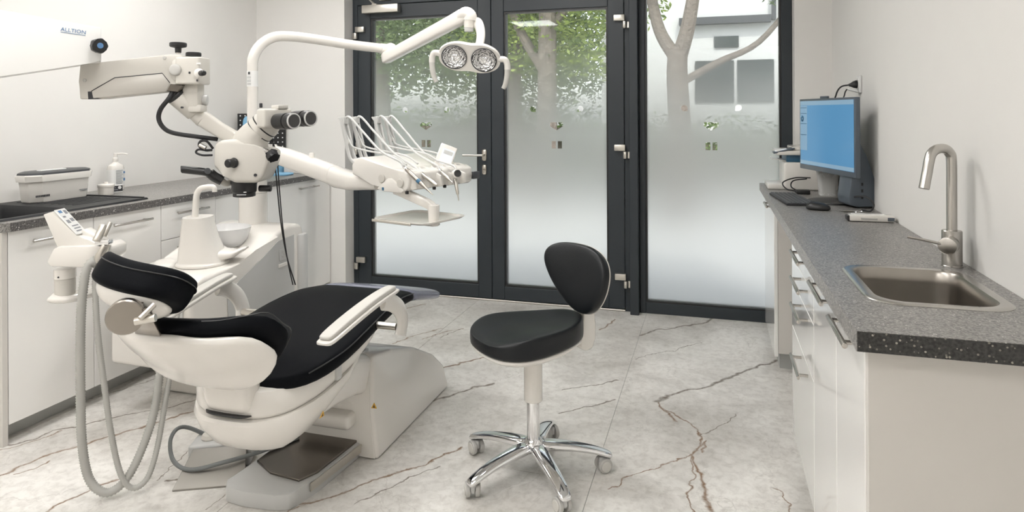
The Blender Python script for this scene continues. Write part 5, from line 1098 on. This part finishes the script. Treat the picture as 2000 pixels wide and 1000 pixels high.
# table body: near corner, side and front directions
TC = at(797, 352, D=2.90); ts = at(690, 352, D=3.12) - TC; ts.z = 0; tL = ts.length; ts.normalize(); tf = V((ts.y, -ts.x, 0))
if tf.dot(AWAY) < 0: tf = -tf
tW = .43
def TP(s_, f_, z): return V((TC.x, TC.y, 0)) + ts * s_ + tf * f_ + V((0, 0, z))
prof = [(-.005, 1.060), (.0, 1.030), (.02, 1.016), (.16, 1.022), (.24, 1.035), (tL + .01, 1.075), (tL + .012, 1.12), (tL - .02, 1.152), (tL - .06, 1.158), (.10, 1.112), (.03, 1.108), (.0, 1.095)]
mb = MB(); mb.prism([TP(s_, 0, z) for s_, z in prof], tf * tW, .008, 3); mb.build('table_body', 'white_plastic', t, smooth=30)
prof2 = [(.20, 1.018), (.13, 1.068), (.10, 1.070), (.02, 1.022), (.04, 1.008), (.16, 1.008)]
mb = MB(); mb.prism([TP(s_, -.006, z) for s_, z in prof2], tf * .05, .006, 2); mb.build('side_cheek', 'white_plastic', t)
for s_, z in ((.045, 1.052), (.165, 1.066)): MB().lathe([(.020, 0), (.020, .004), (.018, .006)], TP(s_, -.002, z), -tf, 28).build('screw_cover', 'ivory_plastic', t)
for s_, z, f_ in ((.155, 1.020, -.002), (.012, 1.012, .005), (-.004, 1.018, .16), (-.004, 1.020, .23)): MB().obox(TP(s_, f_, z), ts, tf, UP, (.014, .012, .014), .002, 1).build('key_pad', 'blue_dark' if s_ > .1 else 'black_plastic', t)
# holder fingers along the front edge
holders = [.045, .125, .205, .285, .365]
for k, f_ in enumerate(holders):
    mb = MB(); mb.prism([TP(.06, f_ - .032, 1.108), TP(-.028, f_ - .028, 1.075), TP(-.034, f_ - .026, 1.030), TP(-.008, f_ - .030, 1.022), TP(.05, f_ - .032, 1.06)], tf * .016, .004, 2); mb.build('holder', 'white_plastic', t)
    mb = MB(); mb.lathe([(.026, 0), (.027, .003), (.024, .006), (.015, .003)], TP(.035, f_ + .012, 1.104), (UP * .9 - ts * .35), 22, caps=False); mb.build('holder_ring', 'ivory_plastic', t)
# whip arms at the back edge
for k, f_ in enumerate((.03, .10, .24, .31)):
    b_ = TP(tL - .015, f_, 1.125)
    pts = [b_, b_ + ts * .03 + V((0, 0, .004)), b_ + ts * .06 + V((0, 0, .03)), b_ + ts * .085 + V((0, 0, .10)), b_ + ts * .108 + V((0, 0, .17)), b_ + ts * .118 + V((0, 0, .205))]
    P = spline(pts, 5)
    for off in (-.014, .014):
        mb = MB(); mb.tube([p + tf * off for p in P], .0085, seg=8, smooth=False, flat=(.8, 1.2)); mb.build('whip_rail', 'pale_grey', t)
    for q in (0.30, .62): i = int(q * (len(P) - 1)); MB().obox(P[i], tf, (P[i + 1] - P[i]).normalized(), tf.cross((P[i + 1] - P[i]).normalized()), (.026, .022, .012), .003, 1).build('whip_bridge', 'white_plastic', t)
    mb = MB(); mb.prism([P[-1] + ts * .035 + V((0, 0, .012)) - tf * .014, P[-1] - ts * .018 + V((0, 0, .016)) - tf * .014, P[-1] - ts * .020 - V((0, 0, .02)) - tf * .014, P[-1] + ts * .0 - V((0, 0, .02)) - tf * .014], tf * .028, .005, 2); mb.build('whip_head', 'pale_grey', t)
# control screen
sp0 = at(868, 312, D=3.22); sn = (RIGHT * .25 - AWAY * .85 + UP * .45).normalized(); sx = (RIGHT - sn * sn.dot(RIGHT)).normalized(); sy = sn.cross(sx); sy = sy if sy.z > 0 else -sy
Mr = Matrix.Rotation(R(-16), 3, sn); sx = Mr @ sx; sy = Mr @ sy
mb = MB(); mb.obox(sp0, sx, sy, sn, (.085, .155, .024), .006, 3); cs_ = mb.build('control_screen', 'white_plastic', t)
MB().obox(sp0 + sn * .0125 + sy * .012 + sx * .006, sx, sy, sn, (.060, .085, .0015), .0006, 1).build('screen_glass', 'small_display', cs_)
MB().obox(sp0 + sn * .0135 + sy * .035 + sx * .006, sx, sy, sn, (.045, .02, .001)).build('screen_readout', 'pale_grey', cs_)
mb = MB(); mb.tube([TP(.05, tW - .06, 1.10), sp0 - sy * .07 - sn * .01, sp0 - sy * .03 - sn * .01], .016, seg=12); mb.build('screen_post', 'white_plastic', t)
q = TP(-.005, tW + .02, 1.055); MB().obox(q, tf, ts, UP, (.05, .02, .035), .004, 2).build('side_module', 'dark_grey', t)
# tray on its arm
bar([(772, 371, 2.98), (790, 377, 2.97), (836, 398, 2.93), (848, 407, 2.92)], [.020, .024, .022, .018], [.018, .020, .020, .018]).build('tray_arm', 'white_plastic', t, smooth=40)
pz = at(847, 405, D=2.92); p2 = at(846, 441, D=2.92)
MB().cyl(pz + V((0, 0, .012)), V((pz.x, pz.y, p2.z)), .026, .024, seg=26, bevel=.004).build('tray_pillar', 'white_plastic', t)
zt = p2.z + .022; c4 = [at(722, 427, Z=zt), at(842, 411, Z=zt), at(913, 421, Z=zt), at(828, 440, Z=zt)]
cm = sum(c4, V((0, 0, 0))) / 4
a0 = V((c4[0].x, c4[0].y, 0)); b1 = V((c4[3].x, c4[3].y, 0)); ex = (b1 - a0); exL = ex.length; ex.normalize(); ey = V((-ex.y, ex.x, 0)); eyL = abs((V((c4[2].x, c4[2].y, 0)) - b1).dot(ey)); eyL = max(.16, min(eyL, .32)); exL = max(.26, min(exL, .36))
og = V((a0.x, a0.y, zt))
def TR(i, z): return [og + ex * (exL / 2 + x) + ey * (eyL / 2 + y) + V((0, 0, z)) for x, y in superellipse(exL / 2 - i, eyL / 2 - i, 7, 40)]
mb = MB(); mb.loft([TR(.012, -.008), TR(.0, .0), TR(.0, .004), TR(.010, .004), TR(.018, -.003)], caps=False); mb.bm.faces.new([mb.bm.verts.new(p) for p in TR(.018, -.003)]); mb.bm.faces.new([mb.bm.verts.new(p) for p in TR(.012, -.008)]); mb.build('tray', 'white_plastic', t)
mb = MB(); mb.obox(og + ex * exL * .42 - ey * .004 + V((0, 0, -.004)), ex, ey, UP, (exL * .72, .008, .012), .002, 1); mb.build('tray_rail', 'nickel', t)
mb = MB(); mb.obox(V((pz.x, pz.y, zt - .018)) * .6 + (og + ex * exL / 2 + ey * eyL / 2 + V((0, 0, -.018))) * .4, ex, ey, UP, (.10, .05, .016), .004, 2); mb.build('tray_clip', 'grey_plastic', t)

# ------------------------------------------------------------------ instruments resting in the holders, each with its hose
def instrument(k, label, tip_px, tail_px, kind, whip, hose_col='tube_grey'):
    tail = at(*tail_px[:2], D=tail_px[2]); tip = at(*tip_px[:2], D=tip_px[2]); d = (tip - tail); L = d.length; d.normalize()
    t = thing('handpiece', tail, label, 'handpiece', 'instruments on the dental table')
    if kind == 'scaler': prof = [(.0055, 0), (.0085, .004), (.0095, L * .15), (.0098, L * .45), (.0085, L * .60), (.0060, L * .72), (.0036, L * .85), (.0012, L)]
    elif kind == 'syringe': prof = [(.006, 0), (.008, .004), (.0085, L * .5), (.007, L * .7), (.003, L * .75), (.0025, L)]
    else: prof = [(.0055, 0), (.0085, .004), (.0088, L * .5), (.0095, L * .7), (.008, L * .9), (.005, L)]
    MB().lathe(prof, tail, d, 18).build('body', 'steel_warm' if kind == 'scaler' else 'nickel', t, smooth=60)
    if kind == 'scaler': MB().lathe([(.0102, 0), (.0102, .018)], tail + d * L * .44, d, 18, caps=False).build('colour_ring', 'blue_dark', t)
    MB().lathe([(.0050, -.022), (.0068, -.018), (.0068, 0)], tail, d, 14).build('coupling', 'chrome', t)
    w_ = TP(tL - .015, (.03, .10, .24, .31, .36)[whip], 1.125) + ts * .105 + V((0, 0, .205))
    m1 = w_ * .72 + tail * .28; m2 = w_ * .40 + tail * .60
    mb = MB(); mb.tube([w_ + ts * .02 - V((0, 0, .03)), w_ + V((0, 0, .016)) - ts * .02, m1 - V((0, 0, -.012)), m2 - V((0, 0, .012)), tail - d * .05 + V((0, 0, .006)), tail - d * .018], .0055, seg=10, n=8); mb.build('hose', hose_col, t, smooth=180)
    low = TP(tL - .04, (.03, .10, .24, .31, .36)[whip], 1.152); wl_ = TP(tL - .015, (.03, .10, .24, .31, .36)[whip], 1.125) + ts * .075 + V((0, 0, .10))
    mb = MB(); mb.tube([w_ + ts * .02 - V((0, 0, .03)), wl_, wl_ - ts * .05 + V((0, 0, -.03)), TP(.15, (.03, .10, .24, .31, .36)[whip] + .02, 1.165), TP(.07, (.03, .10, .24, .31, .36)[whip] + .03, 1.128)], .0045, seg=8, n=8); mb.build('return_hose', hose_col, t, smooth=180)
    return t, tail, d, L
instrument(0, 'long steel scaler handpiece with dark blue ring, nearest on the instrument table', (846, 381, 2.80), (793, 330, 2.90), 'scaler', 0)
instrument(1, 'slim steel handpiece second from the near end of the instrument table', (853, 362, 2.90), (822, 338, 2.98), 'turbine', 1)
instrument(2, 'pair of slim steel tips third along the instrument table', (884, 357, 2.98), (862, 335, 3.05), 'syringe', 2)
t4, tl4, d4, L4 = instrument(3, 'white round-headed handpiece with black cap, farthest on the instrument table', (896, 392, 3.05), (889, 347, 3.08), 'syringe', 3)
q = at(891, 340, D=3.06); MB().lathe([(.012, -.016), (.021, -.012), (.022, .010), (.018, .016)], q, (RIGHT * .45 - AWAY * .85 + UP * .25), 26).build('round_head', 'white_plastic', t4)
MB().lathe([(.017, 0), (.016, .006), (.006, .008)], q + (RIGHT * .45 - AWAY * .85 + UP * .25).normalized() * .0155, (RIGHT * .45 - AWAY * .85 + UP * .25), 26).build('black_cap', 'lens_dark', t4)

# ------------------------------------------------------------------ assistant console with suction hoses
D0 = 2.30
t = thing('assistant_console', at(150, 560, D=2.32), 'white suction console with keypad left of the chair headrest', 'console')
def face_prism(px, D, depth, bevel=.008, seg=2): 
    P = [at(x, y, D=D) for x, y in px]; return MB().prism(P, AWAY * depth, bevel, seg)
# keypad wedge: sloping front seen from the side
face_prism([(84, 419), (103, 413), (148, 461), (168, 466), (192, 477), (192, 484), (112, 484)], 2.30, .055, .003).build('keypad_housing', 'white_plastic', t, smooth=30)
k0_ = at(104, 415, D=2.30); k1_ = at(147, 462, D=2.30)
face_prism([(150, 462), (160, 448), (196, 466), (194, 482), (150, 482)], 2.33, .05, .004).build('keypad_foot', 'white_plastic', t)
kq = [at(103, 413, D=2.302), at(103, 413, D=2.302) + AWAY * .053, at(148, 461, D=2.302) + AWAY * .053, at(148, 461, D=2.302)]
mb = MB(); nk = (kq[1] - kq[0]).cross(kq[3] - kq[0]).normalized(); nk = nk if nk.z > 0 else -nk
mb.prism([p + nk * .002 for p in kq], nk * .006, .002, 1); kp = mb.build('keypad', 'sticker_white', t)
def KQ(u, v): return kq[0] * (1 - u) * (1 - v) + kq[1] * (1 - u) * v + kq[2] * u * v + kq[3] * u * (1 - v) + nk * .0082
for (u0, u1, v0, v1, m) in ((.06, .16, .15, .45, 'ink_blue'), (.08, .22, .60, .85, 'ink_grey'), (.28, .34, .15, .4, 'ink_grey'), (.40, .52, .55, .85, 'ink_grey'), (.44, .56, .12, .4, 'ink_grey'), (.66, .70, .2, .8, 'ink_grey'), (.76, .80, .2, .8, 'ink_grey'), (.86, .90, .2, .7, 'ink_grey')):
    MB().prism([KQ(u0, v0), KQ(u1, v0), KQ(u1, v1), KQ(u0, v1)], nk * .0006).build('key_print', m, kp)
face_prism([(112, 482), (194, 480), (206, 488), (205, 508), (186, 524), (97, 521), (91, 512), (104, 486)], 2.28, .13, .006).build('holder_block', 'white_plastic', t, smooth=30)
# suction filter pot below
pc_ = at(127, 524, D=2.34)
def PZ(y): return at(127, y, D=2.34).z - pc_.z
MB().lathe([(.034, PZ(542)), (.034, 0)], pc_, seg=28).build('filter_collar', 'white_plastic', t)
MB().lathe([(.022, PZ(578)), (.032, PZ(574)), (.033, PZ(545)), (.030, PZ(542))], pc_, seg=28).build('filter_pot', 'ivory_plastic', t)
MB().cyl(pc_ - AWAY * .033 + V((0, 0, PZ(537))), pc_ - AWAY * .036 + V((0, 0, PZ(537))), .003, seg=10).build('pot_screw', 'ink_dark', t)
# carrying arm back to the unit
mb = MB(); a0 = at(125, 578, D=2.35); mb.tube([a0 + V((-.02, -.02, 0)), a0 + V((.02, .03, -.004)), V((-2.22, 2.20, a0.z - .01)), V((-2.30, 2.345, a0.z - .01))], .05, seg=16, n=6, flat=(.9, .35)); mb.build('carrying_arm', 'white_plastic', t, smooth=60)
# suction handpieces in their clips
for (p0, p1, r, nm, m) in (((188, 472, 2.27), (203, 440, 2.30), .014, 'suction_handle', 'nickel'), ((203, 462, 2.29), (216, 434, 2.31), .008, 'saliva_handle', 'nickel'), ((186, 512, 2.27), (206, 478, 2.28), .012, 'suction_body', 'nickel'), ((202, 508, 2.28), (213, 478, 2.30), .008, 'saliva_body', 'nickel')):
    a_ = at(*p0[:2], D=p0[2]); b_ = at(*p1[:2], D=p1[2]); MB().cyl(a_, b_, r, r * .92, seg=18, bevel=.002).build(nm, m, t)
mb = MB(); mb.obox(at(203, 472, D=2.285), RIGHT, AWAY, UP, (.05, .03, .018), .005, 2); mb.build('clip', 'chrome', t)
def ribbed(path, r, nm, pitch=.0095):
    P = spline([at(*p[:2], D=p[2]) if len(p) == 3 and p[0] > 5 else V(p) for p in path], 14)
    # resample evenly
    d = [0]; 
    for a_, b_ in zip(P[:-1], P[1:]): d.append(d[-1] + (b_ - a_).length)
    n = int(d[-1] / (pitch / 2)); Q = []; j = 0
    for i in range(n + 1):
        s_ = d[-1] * i / n
        while j < len(d) - 2 and d[j + 1] < s_: j += 1
        f_ = (s_ - d[j]) / max(1e-9, d[j + 1] - d[j]); Q.append(P[j].lerp(P[j + 1], f_))
    mb = MB(); cnt = [0]
    def rf(q): cnt[0] += 1; return r if cnt[0] % 2 else r * .80
    mb.tube(Q, r, seg=14, smooth=False, rfun=rf); return mb.build(nm, 'hose_grey', t, smooth=180)
zl = .016
ribbed([(187, 508, 2.27), (174, 517, 2.265), (165, 545, 2.26), (158, 620, 2.27), (157, 740, 2.29), (160, 860, 2.31), (172, 930, 2.325), (196, 959, 2.335), (222, 958, 2.35), (252, 928, 2.37), (280, 870, 2.40), (302, 800, 2.43), (313, 720, 2.46), (322, 640, 2.50), (330, 600, 2.55)], .0155, 'suction_hose')
ribbed([(204, 508, 2.28), (192, 522, 2.275), (186, 550, 2.275), (190, 640, 2.29), (202, 740, 2.31), (216, 840, 2.33), (232, 915, 2.345), (250, 949, 2.355), (272, 950, 2.37), (292, 925, 2.39), (308, 870, 2.42), (322, 790, 2.45), (334, 720, 2.48), (342, 650, 2.52), (348, 600, 2.55)], .0105, 'saliva_hose', .008)

# ------------------------------------------------------------------ surgical microscope on its balanced arm
t = thing('microscope', at(470, 320, D=2.6), 'ivory surgical microscope with black eyepieces on a balanced wall arm', 'microscope')
DM = 2.60
body = face_prism([(417, 283), (428, 274), (462, 272), (505, 286), (526, 296), (524, 318), (512, 348), (502, 358), (456, 358), (436, 344), (416, 326)], DM - .06, .14, .014, 3); body.build('head_body', 'ivory_plastic', t, smooth=30)
# optical neck
def px(x, y, d=DM): return at(x, y, D=d)
mb = MB(); rr_ = []
ax_n = V((0, 0, 0))
for (x, y, rx, tilt) in ((487, 292, .070, 90), (488, 283, .070, 84), (491, 272, .066, 70), (499, 262, .058, 55), (507, 255, .054, 48)):
    u_ = RIGHT * math.sin(R(tilt)) - UP * -math.cos(R(tilt)) if False else (RIGHT * math.sin(R(tilt)) - UP * math.cos(R(tilt)))
    rr_.append([px(x, y) + u_ * (math.cos(2 * math.pi * k / 28) * rx) + AWAY * (math.sin(2 * math.pi * k / 28) * .058) for k in range(28)])
mb.loft(rr_); mb.build('neck', 'ivory_plastic', t, smooth=60)
na = px(507, 255); nd = (px(532, 232) - px(507, 255)).normalized()
MB().lathe([(.0562, 0), (.0562, .004)], na - nd * .004, nd, 32).build('neck_groove', 'black_plastic', t)
MB().lathe([(.0555, 0), (.0555, .022)], na, nd, 32).build('rotating_ring', 'ivory_plastic', t); MB().lathe([(.0562, .022), (.0562, .027)], na, nd, 32).build('neck_groove', 'black_plastic', t)
mb = MB(); mb.lathe([(.0555, .026), (.0555, .034), (.048, .06), (.040, .075), (.038, .085)], na, nd, 32); mb.build('tilt_tube', 'ivory_plastic', t, smooth=50)
# binocular box and eyepieces, looking right and towards the dentist
ed = (RIGHT * .80 - AWAY * .60 + UP * .02).normalized(); es = ed.cross(UP).normalized()        # es: across both tubes
bc2 = px(536, 231, 2.57)
mb = MB(); mb.obox(bc2, ed, es, UP, (.055, .125, .074), .010, 3); mb.build('binocular_box', 'ivory_plastic', t)
MB().obox(bc2 + UP * .043 + ed * .005 - es * .02, ed, es, UP, (.05, .045, .016), .004, 2).build('box_lid', 'ivory_plastic', t)
MB().obox(bc2 + UP * .050 - ed * .02 + es * .045, ed, es, UP, (.010, .010, .018), .002, 1).build('catch', 'ink_dark', t)
for s3, (ex_, ey_, dd) in ((1, (547, 237, 2.52)), (-1, (578, 233, 2.60))) if False else ((1, (547, 237, 2.525)), (-1, (580, 232, 2.585))):
    e0 = at(ex_, ey_, D=dd)
    mb = MB(); mb.lathe([(.026, -.02), (.030, -.016), (.031, .0), (.031, .045), (.026, .047), (.026, .052), (.030, .054), (.031, .060), (.031, .078), (.029, .084)], e0, ed, 32); ep = mb.build('eyepiece', 'black_plastic', t, smooth=40)
    MB().lathe([(.0285, .083), (.0295, .085), (.0295, .089), (.0255, .090), (.0245, .086)], e0, ed, 32, caps=False).build('eye_ring', 'pale_grey', ep)
    MB().lathe([(.0245, .088), (.0235, .074), (.001, .072)], e0, ed, 28).build('eye_lens', 'lens_dark', ep)
# objective
ob = px(477, 352); dn = V((0, 0, -1))
mb = MB(); mb.lathe([(.050, 0), (.050, .010), (.0475, .014), (.046, .044), (.042, .048), (.042, .062), (.036, .064)], ob, dn, 36); oj = mb.build('objective', 'black_plastic', t, smooth=40)
mb = MB(); mb.lathe([(.030, 0), (.030, .002)], ob + dn * .063, dn, 28); mb.build('front_lens', 'lens_dark', oj)
q = ob + dn * .048 - AWAY * .0425; mb = MB(); mb.obox(q + UP * -.004 + RIGHT * .006, RIGHT, AWAY, UP, (.036, .002, .0022)); mb.obox(q + UP * .006 + RIGHT * .014, RIGHT, AWAY, UP, (.022, .002, .003)); mb.build('objective_marks', 'sticker_white', oj)
# knobs and handles
q = px(458, 318, DM - .06); MB().lathe([(.019, 0), (.020, .004), (.0185, .008), (.0165, .010), (.0165, .034), (.013, .038)], q, (RIGHT * -.35 - AWAY * .93), 24).build('zoom_knob', 'black_plastic', t, smooth=40)
q = px(499, 342, DM - .062); MB().lathe([(.006, 0), (.006, .003)], q, -AWAY, 16).build('screw_hole', 'ink_dark', t)
q = px(516, 368, DM + .02); MB().cyl(q - RIGHT * .02, q + RIGHT * .028, .013, seg=20, bevel=.003).build('focus_knob', 'black_plastic', t)
q = px(510, 308, DM + .06); MB().cyl(px(508, 316, DM + .05), px(520, 314, DM + .05), .017, seg=20, bevel=.003).build('side_knob', 'black_plastic', t)
mb = MB(); st_ = []
q = px(530, 299, DM - .10)
for k in range(10): st_.append((.026 * (1 if k % 2 == 0 else .74) * math.cos(2 * math.pi * k / 10), .026 * (1 if k % 2 == 0 else .74) * math.sin(2 * math.pi * k / 10)))
kd_ = (RIGHT * .55 - AWAY * .5 - UP * .66).normalized(); ku, kv, _ = frame_from(kd_); mb.prism([q + ku * x + kv * y for x, y in st_], kd_ * .028, .005, 2); mb.build('star_knob', 'black_plastic', t)
MB().cyl(px(514, 290, DM - .04), q, .006, seg=10).build('star_shaft', 'chrome', t)
mb = MB(); mb.tube([px(434, 353, DM - .04), px(420, 346, DM - .05), px(410, 338, DM - .06)], .019, seg=16, n=5); mb.build('handle_joint', 'black_plastic', t, smooth=60)
mb = MB(); mb.tube([px(414, 341, DM - .06), px(400, 336, DM - .07), px(375, 333, DM - .08), px(358, 331, DM - .09), px(354, 331, DM - .092)], .0135, seg=16, n=6, rfun=lambda q: .0145 * (1 if q < .92 else .8)); mb.build('handle', 'black_plastic', t, smooth=60)
MB().lathe([(.012, 0), (.012, .003), (.008, .0035)], px(406, 334, DM - .082), -AWAY, 20).build('handle_pivot', 'dark_grey', t)
mb = MB(); mb.tube([px(449, 357, DM), px(440, 358, DM - .02), px(432, 352, DM - .035)], .012, seg=12); mb.build('handle_bracket', 'ivory_plastic', t)
# carrying link to the arm
bar([(463, 274, DM + .02), (452, 267, DM + .02), (425, 251, DM + .01), (398, 233, DM)], [.026, .027, .028, .03], [.026, .028, .028, .03], n=5).build('lower_link', 'ivory_plastic', t, smooth=30)
kn0 = px(399, 236); kn1 = px(374, 211)
MB().cyl(kn0, kn1, .032, seg=28, bevel=.004).build('link_knuckle', 'ivory_plastic', t)
MB().cyl(px(382, 219), px(344, 188, 2.56), .038, .036, seg=30, bevel=.003).build('brake_barrel', 'ivory_plastic', t)
MB().cyl(px(346, 190, 2.562), px(340, 184, 2.555), .037, seg=30, bevel=.004).build('barrel_cap', 'black_plastic', t)
q = px(357, 210, 2.53); MB().cyl(q, q - AWAY * .01, .004, seg=10).build('barrel_screw', 'ink_dark', t)
mb = MB(); mb.obox(px(378, 186, 2.58), RIGHT, AWAY, UP, (.060, .06, .10), .006, 2); mb.build('post', 'ivory_plastic', t)
mb = MB(); mb.obox(px(386, 212, 2.58), RIGHT, AWAY, UP, (.052, .06, .03), .008, 2); mb.build('post_foot', 'ivory_plastic', t)
q = px(394, 196, 2.60); MB().cyl(q, q + RIGHT * .022 + AWAY * .004, .020, seg=20, bevel=.003).build('post_knob', 'pale_grey', t)
# front block with its knobs
mb = MB(); mb.obox(px(377, 139, 2.56), RIGHT, AWAY, UP, (.092, .095, .104), .007, 3); blk = mb.build('front_block', 'ivory_plastic', t)
q = px(378, 110, 2.56); MB().lathe([(.027, 0), (.028, .003), (.028, .012), (.025, .015)], q, UP, 28).build('top_knob', 'black_plastic', t)
q = px(389, 143, 2.51); MB().lathe([(.016, 0), (.018, .004), (.012, .008)], q, RIGHT * .35 - AWAY * .93, 24).build('knob_collar', 'white_plastic', t)
q2 = px(393, 143, 2.50); MB().lathe([(.010, -.004), (.011, .004), (.010, .022), (.006, .025)], q2, RIGHT * .75 - AWAY * .66, 18).build('tension_knob', 'black_plastic', t)
for x, y in ((385, 157), (370, 142)): MB().obox(px(x, y, 2.511), RIGHT, AWAY, UP, (.006, .002, .008)).build('block_mark', 'ink_dark', blk)
MB().obox(px(388, 124, 2.511), RIGHT, AWAY, UP, (.016, .002, .006)).build('block_label', 'sticker_white', blk)
# balanced arm: long box from the front block to the rear joint
A1 = at(350, 140, D=2.54); A0 = at(160, 158, D=2.42)
face = [(156, 127), (175, 124), (330, 106), (352, 107), (366, 118), (369, 135), (366, 152), (352, 165), (337, 163), (330, 178), (190, 193), (156, 194), (154, 160)]
def arm_at(x, y, off=0.0):
    d_ = 2.40 + (2.53 - 2.40) * (x - 156) / 194; return at(x, y, D=d_) + AWAY * off
P = [arm_at(x, y) for x, y in face]
mb = MB(); mb.prism(P, AWAY * .075, .004, 2); mb.build('balance_arm', 'ivory_plastic', t, smooth=30)
mb = MB(); mb.prism([arm_at(x, y, -.004) for x, y in ((180, 178), (225, 152), (318, 143), (333, 162), (325, 179), (183, 192))], AWAY * .006, .0015, 1); mb.build('arm_cover', 'arm_cover_grey', t)
mb = MB(); mb.tube([arm_at(x, y, -.004) for x, y in ((180, 178), (225, 152), (318, 143), (333, 162))], .0016, seg=6, smooth=False); mb.build('cover_gap', 'ink_dark', t)
mb = MB(); mb.prism([arm_at(x, y, -.002) for x, y in ((172, 179), (185, 178), (185, 190), (200, 193), (173, 194))], AWAY * .003); mb.build('arm_notch', 'ink_dark', t)
mb = MB(); mb.prism([arm_at(x, y, -.001) for x, y in ((325, 178), (333, 163), (358, 166), (347, 180))], AWAY * .07, .002, 1); mb.build('arm_mouth', 'plate_dark', t)
q = arm_at(347, 137, -.002); MB().lathe([(.040, 0), (.040, .004), (.036, .006)], q, -AWAY, 32).build('end_disc', 'ivory_plastic', t)
mb = MB(); mb.pillow([(.028 * math.cos(2 * math.pi * k / 6 + .3) * 1.0, .028 * math.sin(2 * math.pi * k / 6 + .3)) for k in range(6)], [(1, 0), (1, .012), (.85, .018), (.3, .019)], q - AWAY * .005, RIGHT, UP, -AWAY); mb.build('clear_cap', 'grey_plastic', t, sub=2, smooth=180)
for x, y in ((166, 157), (322, 113)): MB().lathe([(.006, 0), (.006, .003), (.003, .0035)], arm_at(x, y, -.001), -AWAY, 14).build('arm_screw', 'grey_plastic', t)
q = arm_at(339, 104, .035); MB().cyl(q, q + UP * .012, .008, seg=14).build('knob_stem', 'white_plastic', t)
MB().lathe([(.011, 0), (.012, .018), (.028, .022), (.031, .026), (.031, .036), (.028, .039)], q + UP * .005, UP, 28).build('lock_knob', 'black_plastic', t)
mb = MB(); mb.prism([arm_at(157, 124, .0), arm_at(178, 121, .0), arm_at(172, 131, .0), arm_at(163, 132, .0)], AWAY * .06, .003, 1); mb.build('rear_joint', 'grey_plastic', t)
# rear arm with the maker's name, running out to the wall bracket
E1 = at(198, 87, D=2.36); W0 = V((XL + .02, .15, 0)); rd = (V((W0.x, W0.y, 0)) - V((E1.x, E1.y, 0))); rL = rd.length; rd.normalize(); rn = V((rd.y, -rd.x, 0)); rn = rn if rn.dot(AWAY) > 0 else -rn
zt1 = at(198, 54, D=2.36).z; zb1 = at(198, 121, D=2.36).z; 
p_left_t = at(0, 20, D=1.0)
def on_arm(x, y):        # photo pixel onto the arm's side plane
    o_ = V((0, 0, CAM_H)); d_ = at(x, y, D=1.0) - o_; k_ = (E1 - o_).dot(rn) / d_.dot(rn); return o_ + d_ * k_
TL = on_arm(0, 19); BL = on_arm(0, 150); TRr = on_arm(198, 54); BR = on_arm(198, 121)
def extend(p, q, L): return p + (p - q) / ((p - q).dot(rd)) * L
far = max(.0, (V((W0.x, W0.y, 0)) - V((TL.x, TL.y, 0))).dot(rd) - .13)
mb = MB(); mb.prism([TRr, extend(TL, TRr, far), extend(BL, BR, far), on_arm(58, 141), on_arm(178, 121), BR], rn * .10, .004, 2); ra = mb.build('rear_arm', 'arm_white', t, smooth=30)
lp = on_arm(118, 60); le = on_arm(167, 67); lx = (le - lp).normalized(); ly = -rn.cross(lx); ly = ly if ly.z > 0 else -ly
text('lettering', 'ALLTION', .0385, lp - rn * .002, lx, ly, 'ink_blue', ra, width=(le - lp).length)
mb = MB(); mb.prism([on_arm(118, 62) - rn * .001, on_arm(167, 69) - rn * .001, on_arm(167, 69.8) - rn * .001, on_arm(118, 62.8) - rn * .001], -rn * .0008); mb.build('lettering_line', 'ink_blue', ra)
q = on_arm(190, 91); MB().cyl(q, q - rn * .03, .008, seg=12).build('rear_stem', 'dark_grey', t)
mb = MB(); st2 = [(.029 * (1 if k % 2 == 0 else .86) * math.cos(2 * math.pi * k / 10), .029 * (1 if k % 2 == 0 else .86) * math.sin(2 * math.pi * k / 10)) for k in range(10)]
kn = (-rn * .8 + RIGHT * .35).normalized(); ku, kv, _ = frame_from(kn); mb.prism([q - rn * .022 + ku * x + kv * y for x, y in st2], kn * .024, .005, 2); rk = mb.build('rear_knob', 'black_plastic', t)
MB().lathe([(.010, 0), (.010, .002)], q - rn * .022 + kn * .0235, kn, 16).build('knob_cap', 'ink_blue', rk)
mb = MB(); mb.box((XL + .002, W0.y - .10, 1.30), (XL + .09, W0.y + .22, 2.0), .008, 2); mb.build('wall_bracket', 'ivory_plastic', t)
# cable from the arm to the head
mb = MB(); mb.tube([arm_at(333, 176, .02), at(330, 192, D=2.52), at(314, 213, D=2.52), at(310, 232, D=2.53), at(320, 250, D=2.54), at(340, 260, D=2.55), at(385, 267, D=2.58), at(425, 272, D=2.62)], .0085, seg=12, n=8); mb.build('light_cable', 'rubber_black', t, smooth=60)
mb = MB(); mb.tube([at(416, 290, D=2.60), at(404, 276, D=2.58), at(392, 276, D=2.58), at(389, 285, D=2.58), at(400, 293, D=2.58), at(414, 293, D=2.60)], .005, seg=8); mb.tube([at(415, 303, D=2.60), at(395, 303, D=2.58), at(383, 298, D=2.58), at(388, 292, D=2.58), at(404, 294, D=2.58)], .0042, seg=8); mb.build('plug_leads', 'rubber_black', t)
MB().cyl(at(390, 283, D=2.575), at(402, 289, D=2.575), .008, seg=14).build('plug', 'nickel', t)
mb = MB(); mb.tube([at(529, 268, D=2.66), at(533, 275, D=2.66), at(534, 290, D=2.66), at(540, 350, D=2.67), at(548, 430, D=2.70), at(560, 500, D=2.74), at(577, 556, D=2.79)], .0028, seg=8, n=8); mb.build('lead', 'rubber_black', t)
mb = MB(); mb.tube([at(530, 272, D=2.67), at(540, 300, D=2.67), at(545, 360, D=2.68), at(552, 440, D=2.71), at(562, 510, D=2.75), at(572, 556, D=2.79)], .0025, seg=8, n=8); mb.build('lead', 'rubber_black', t)
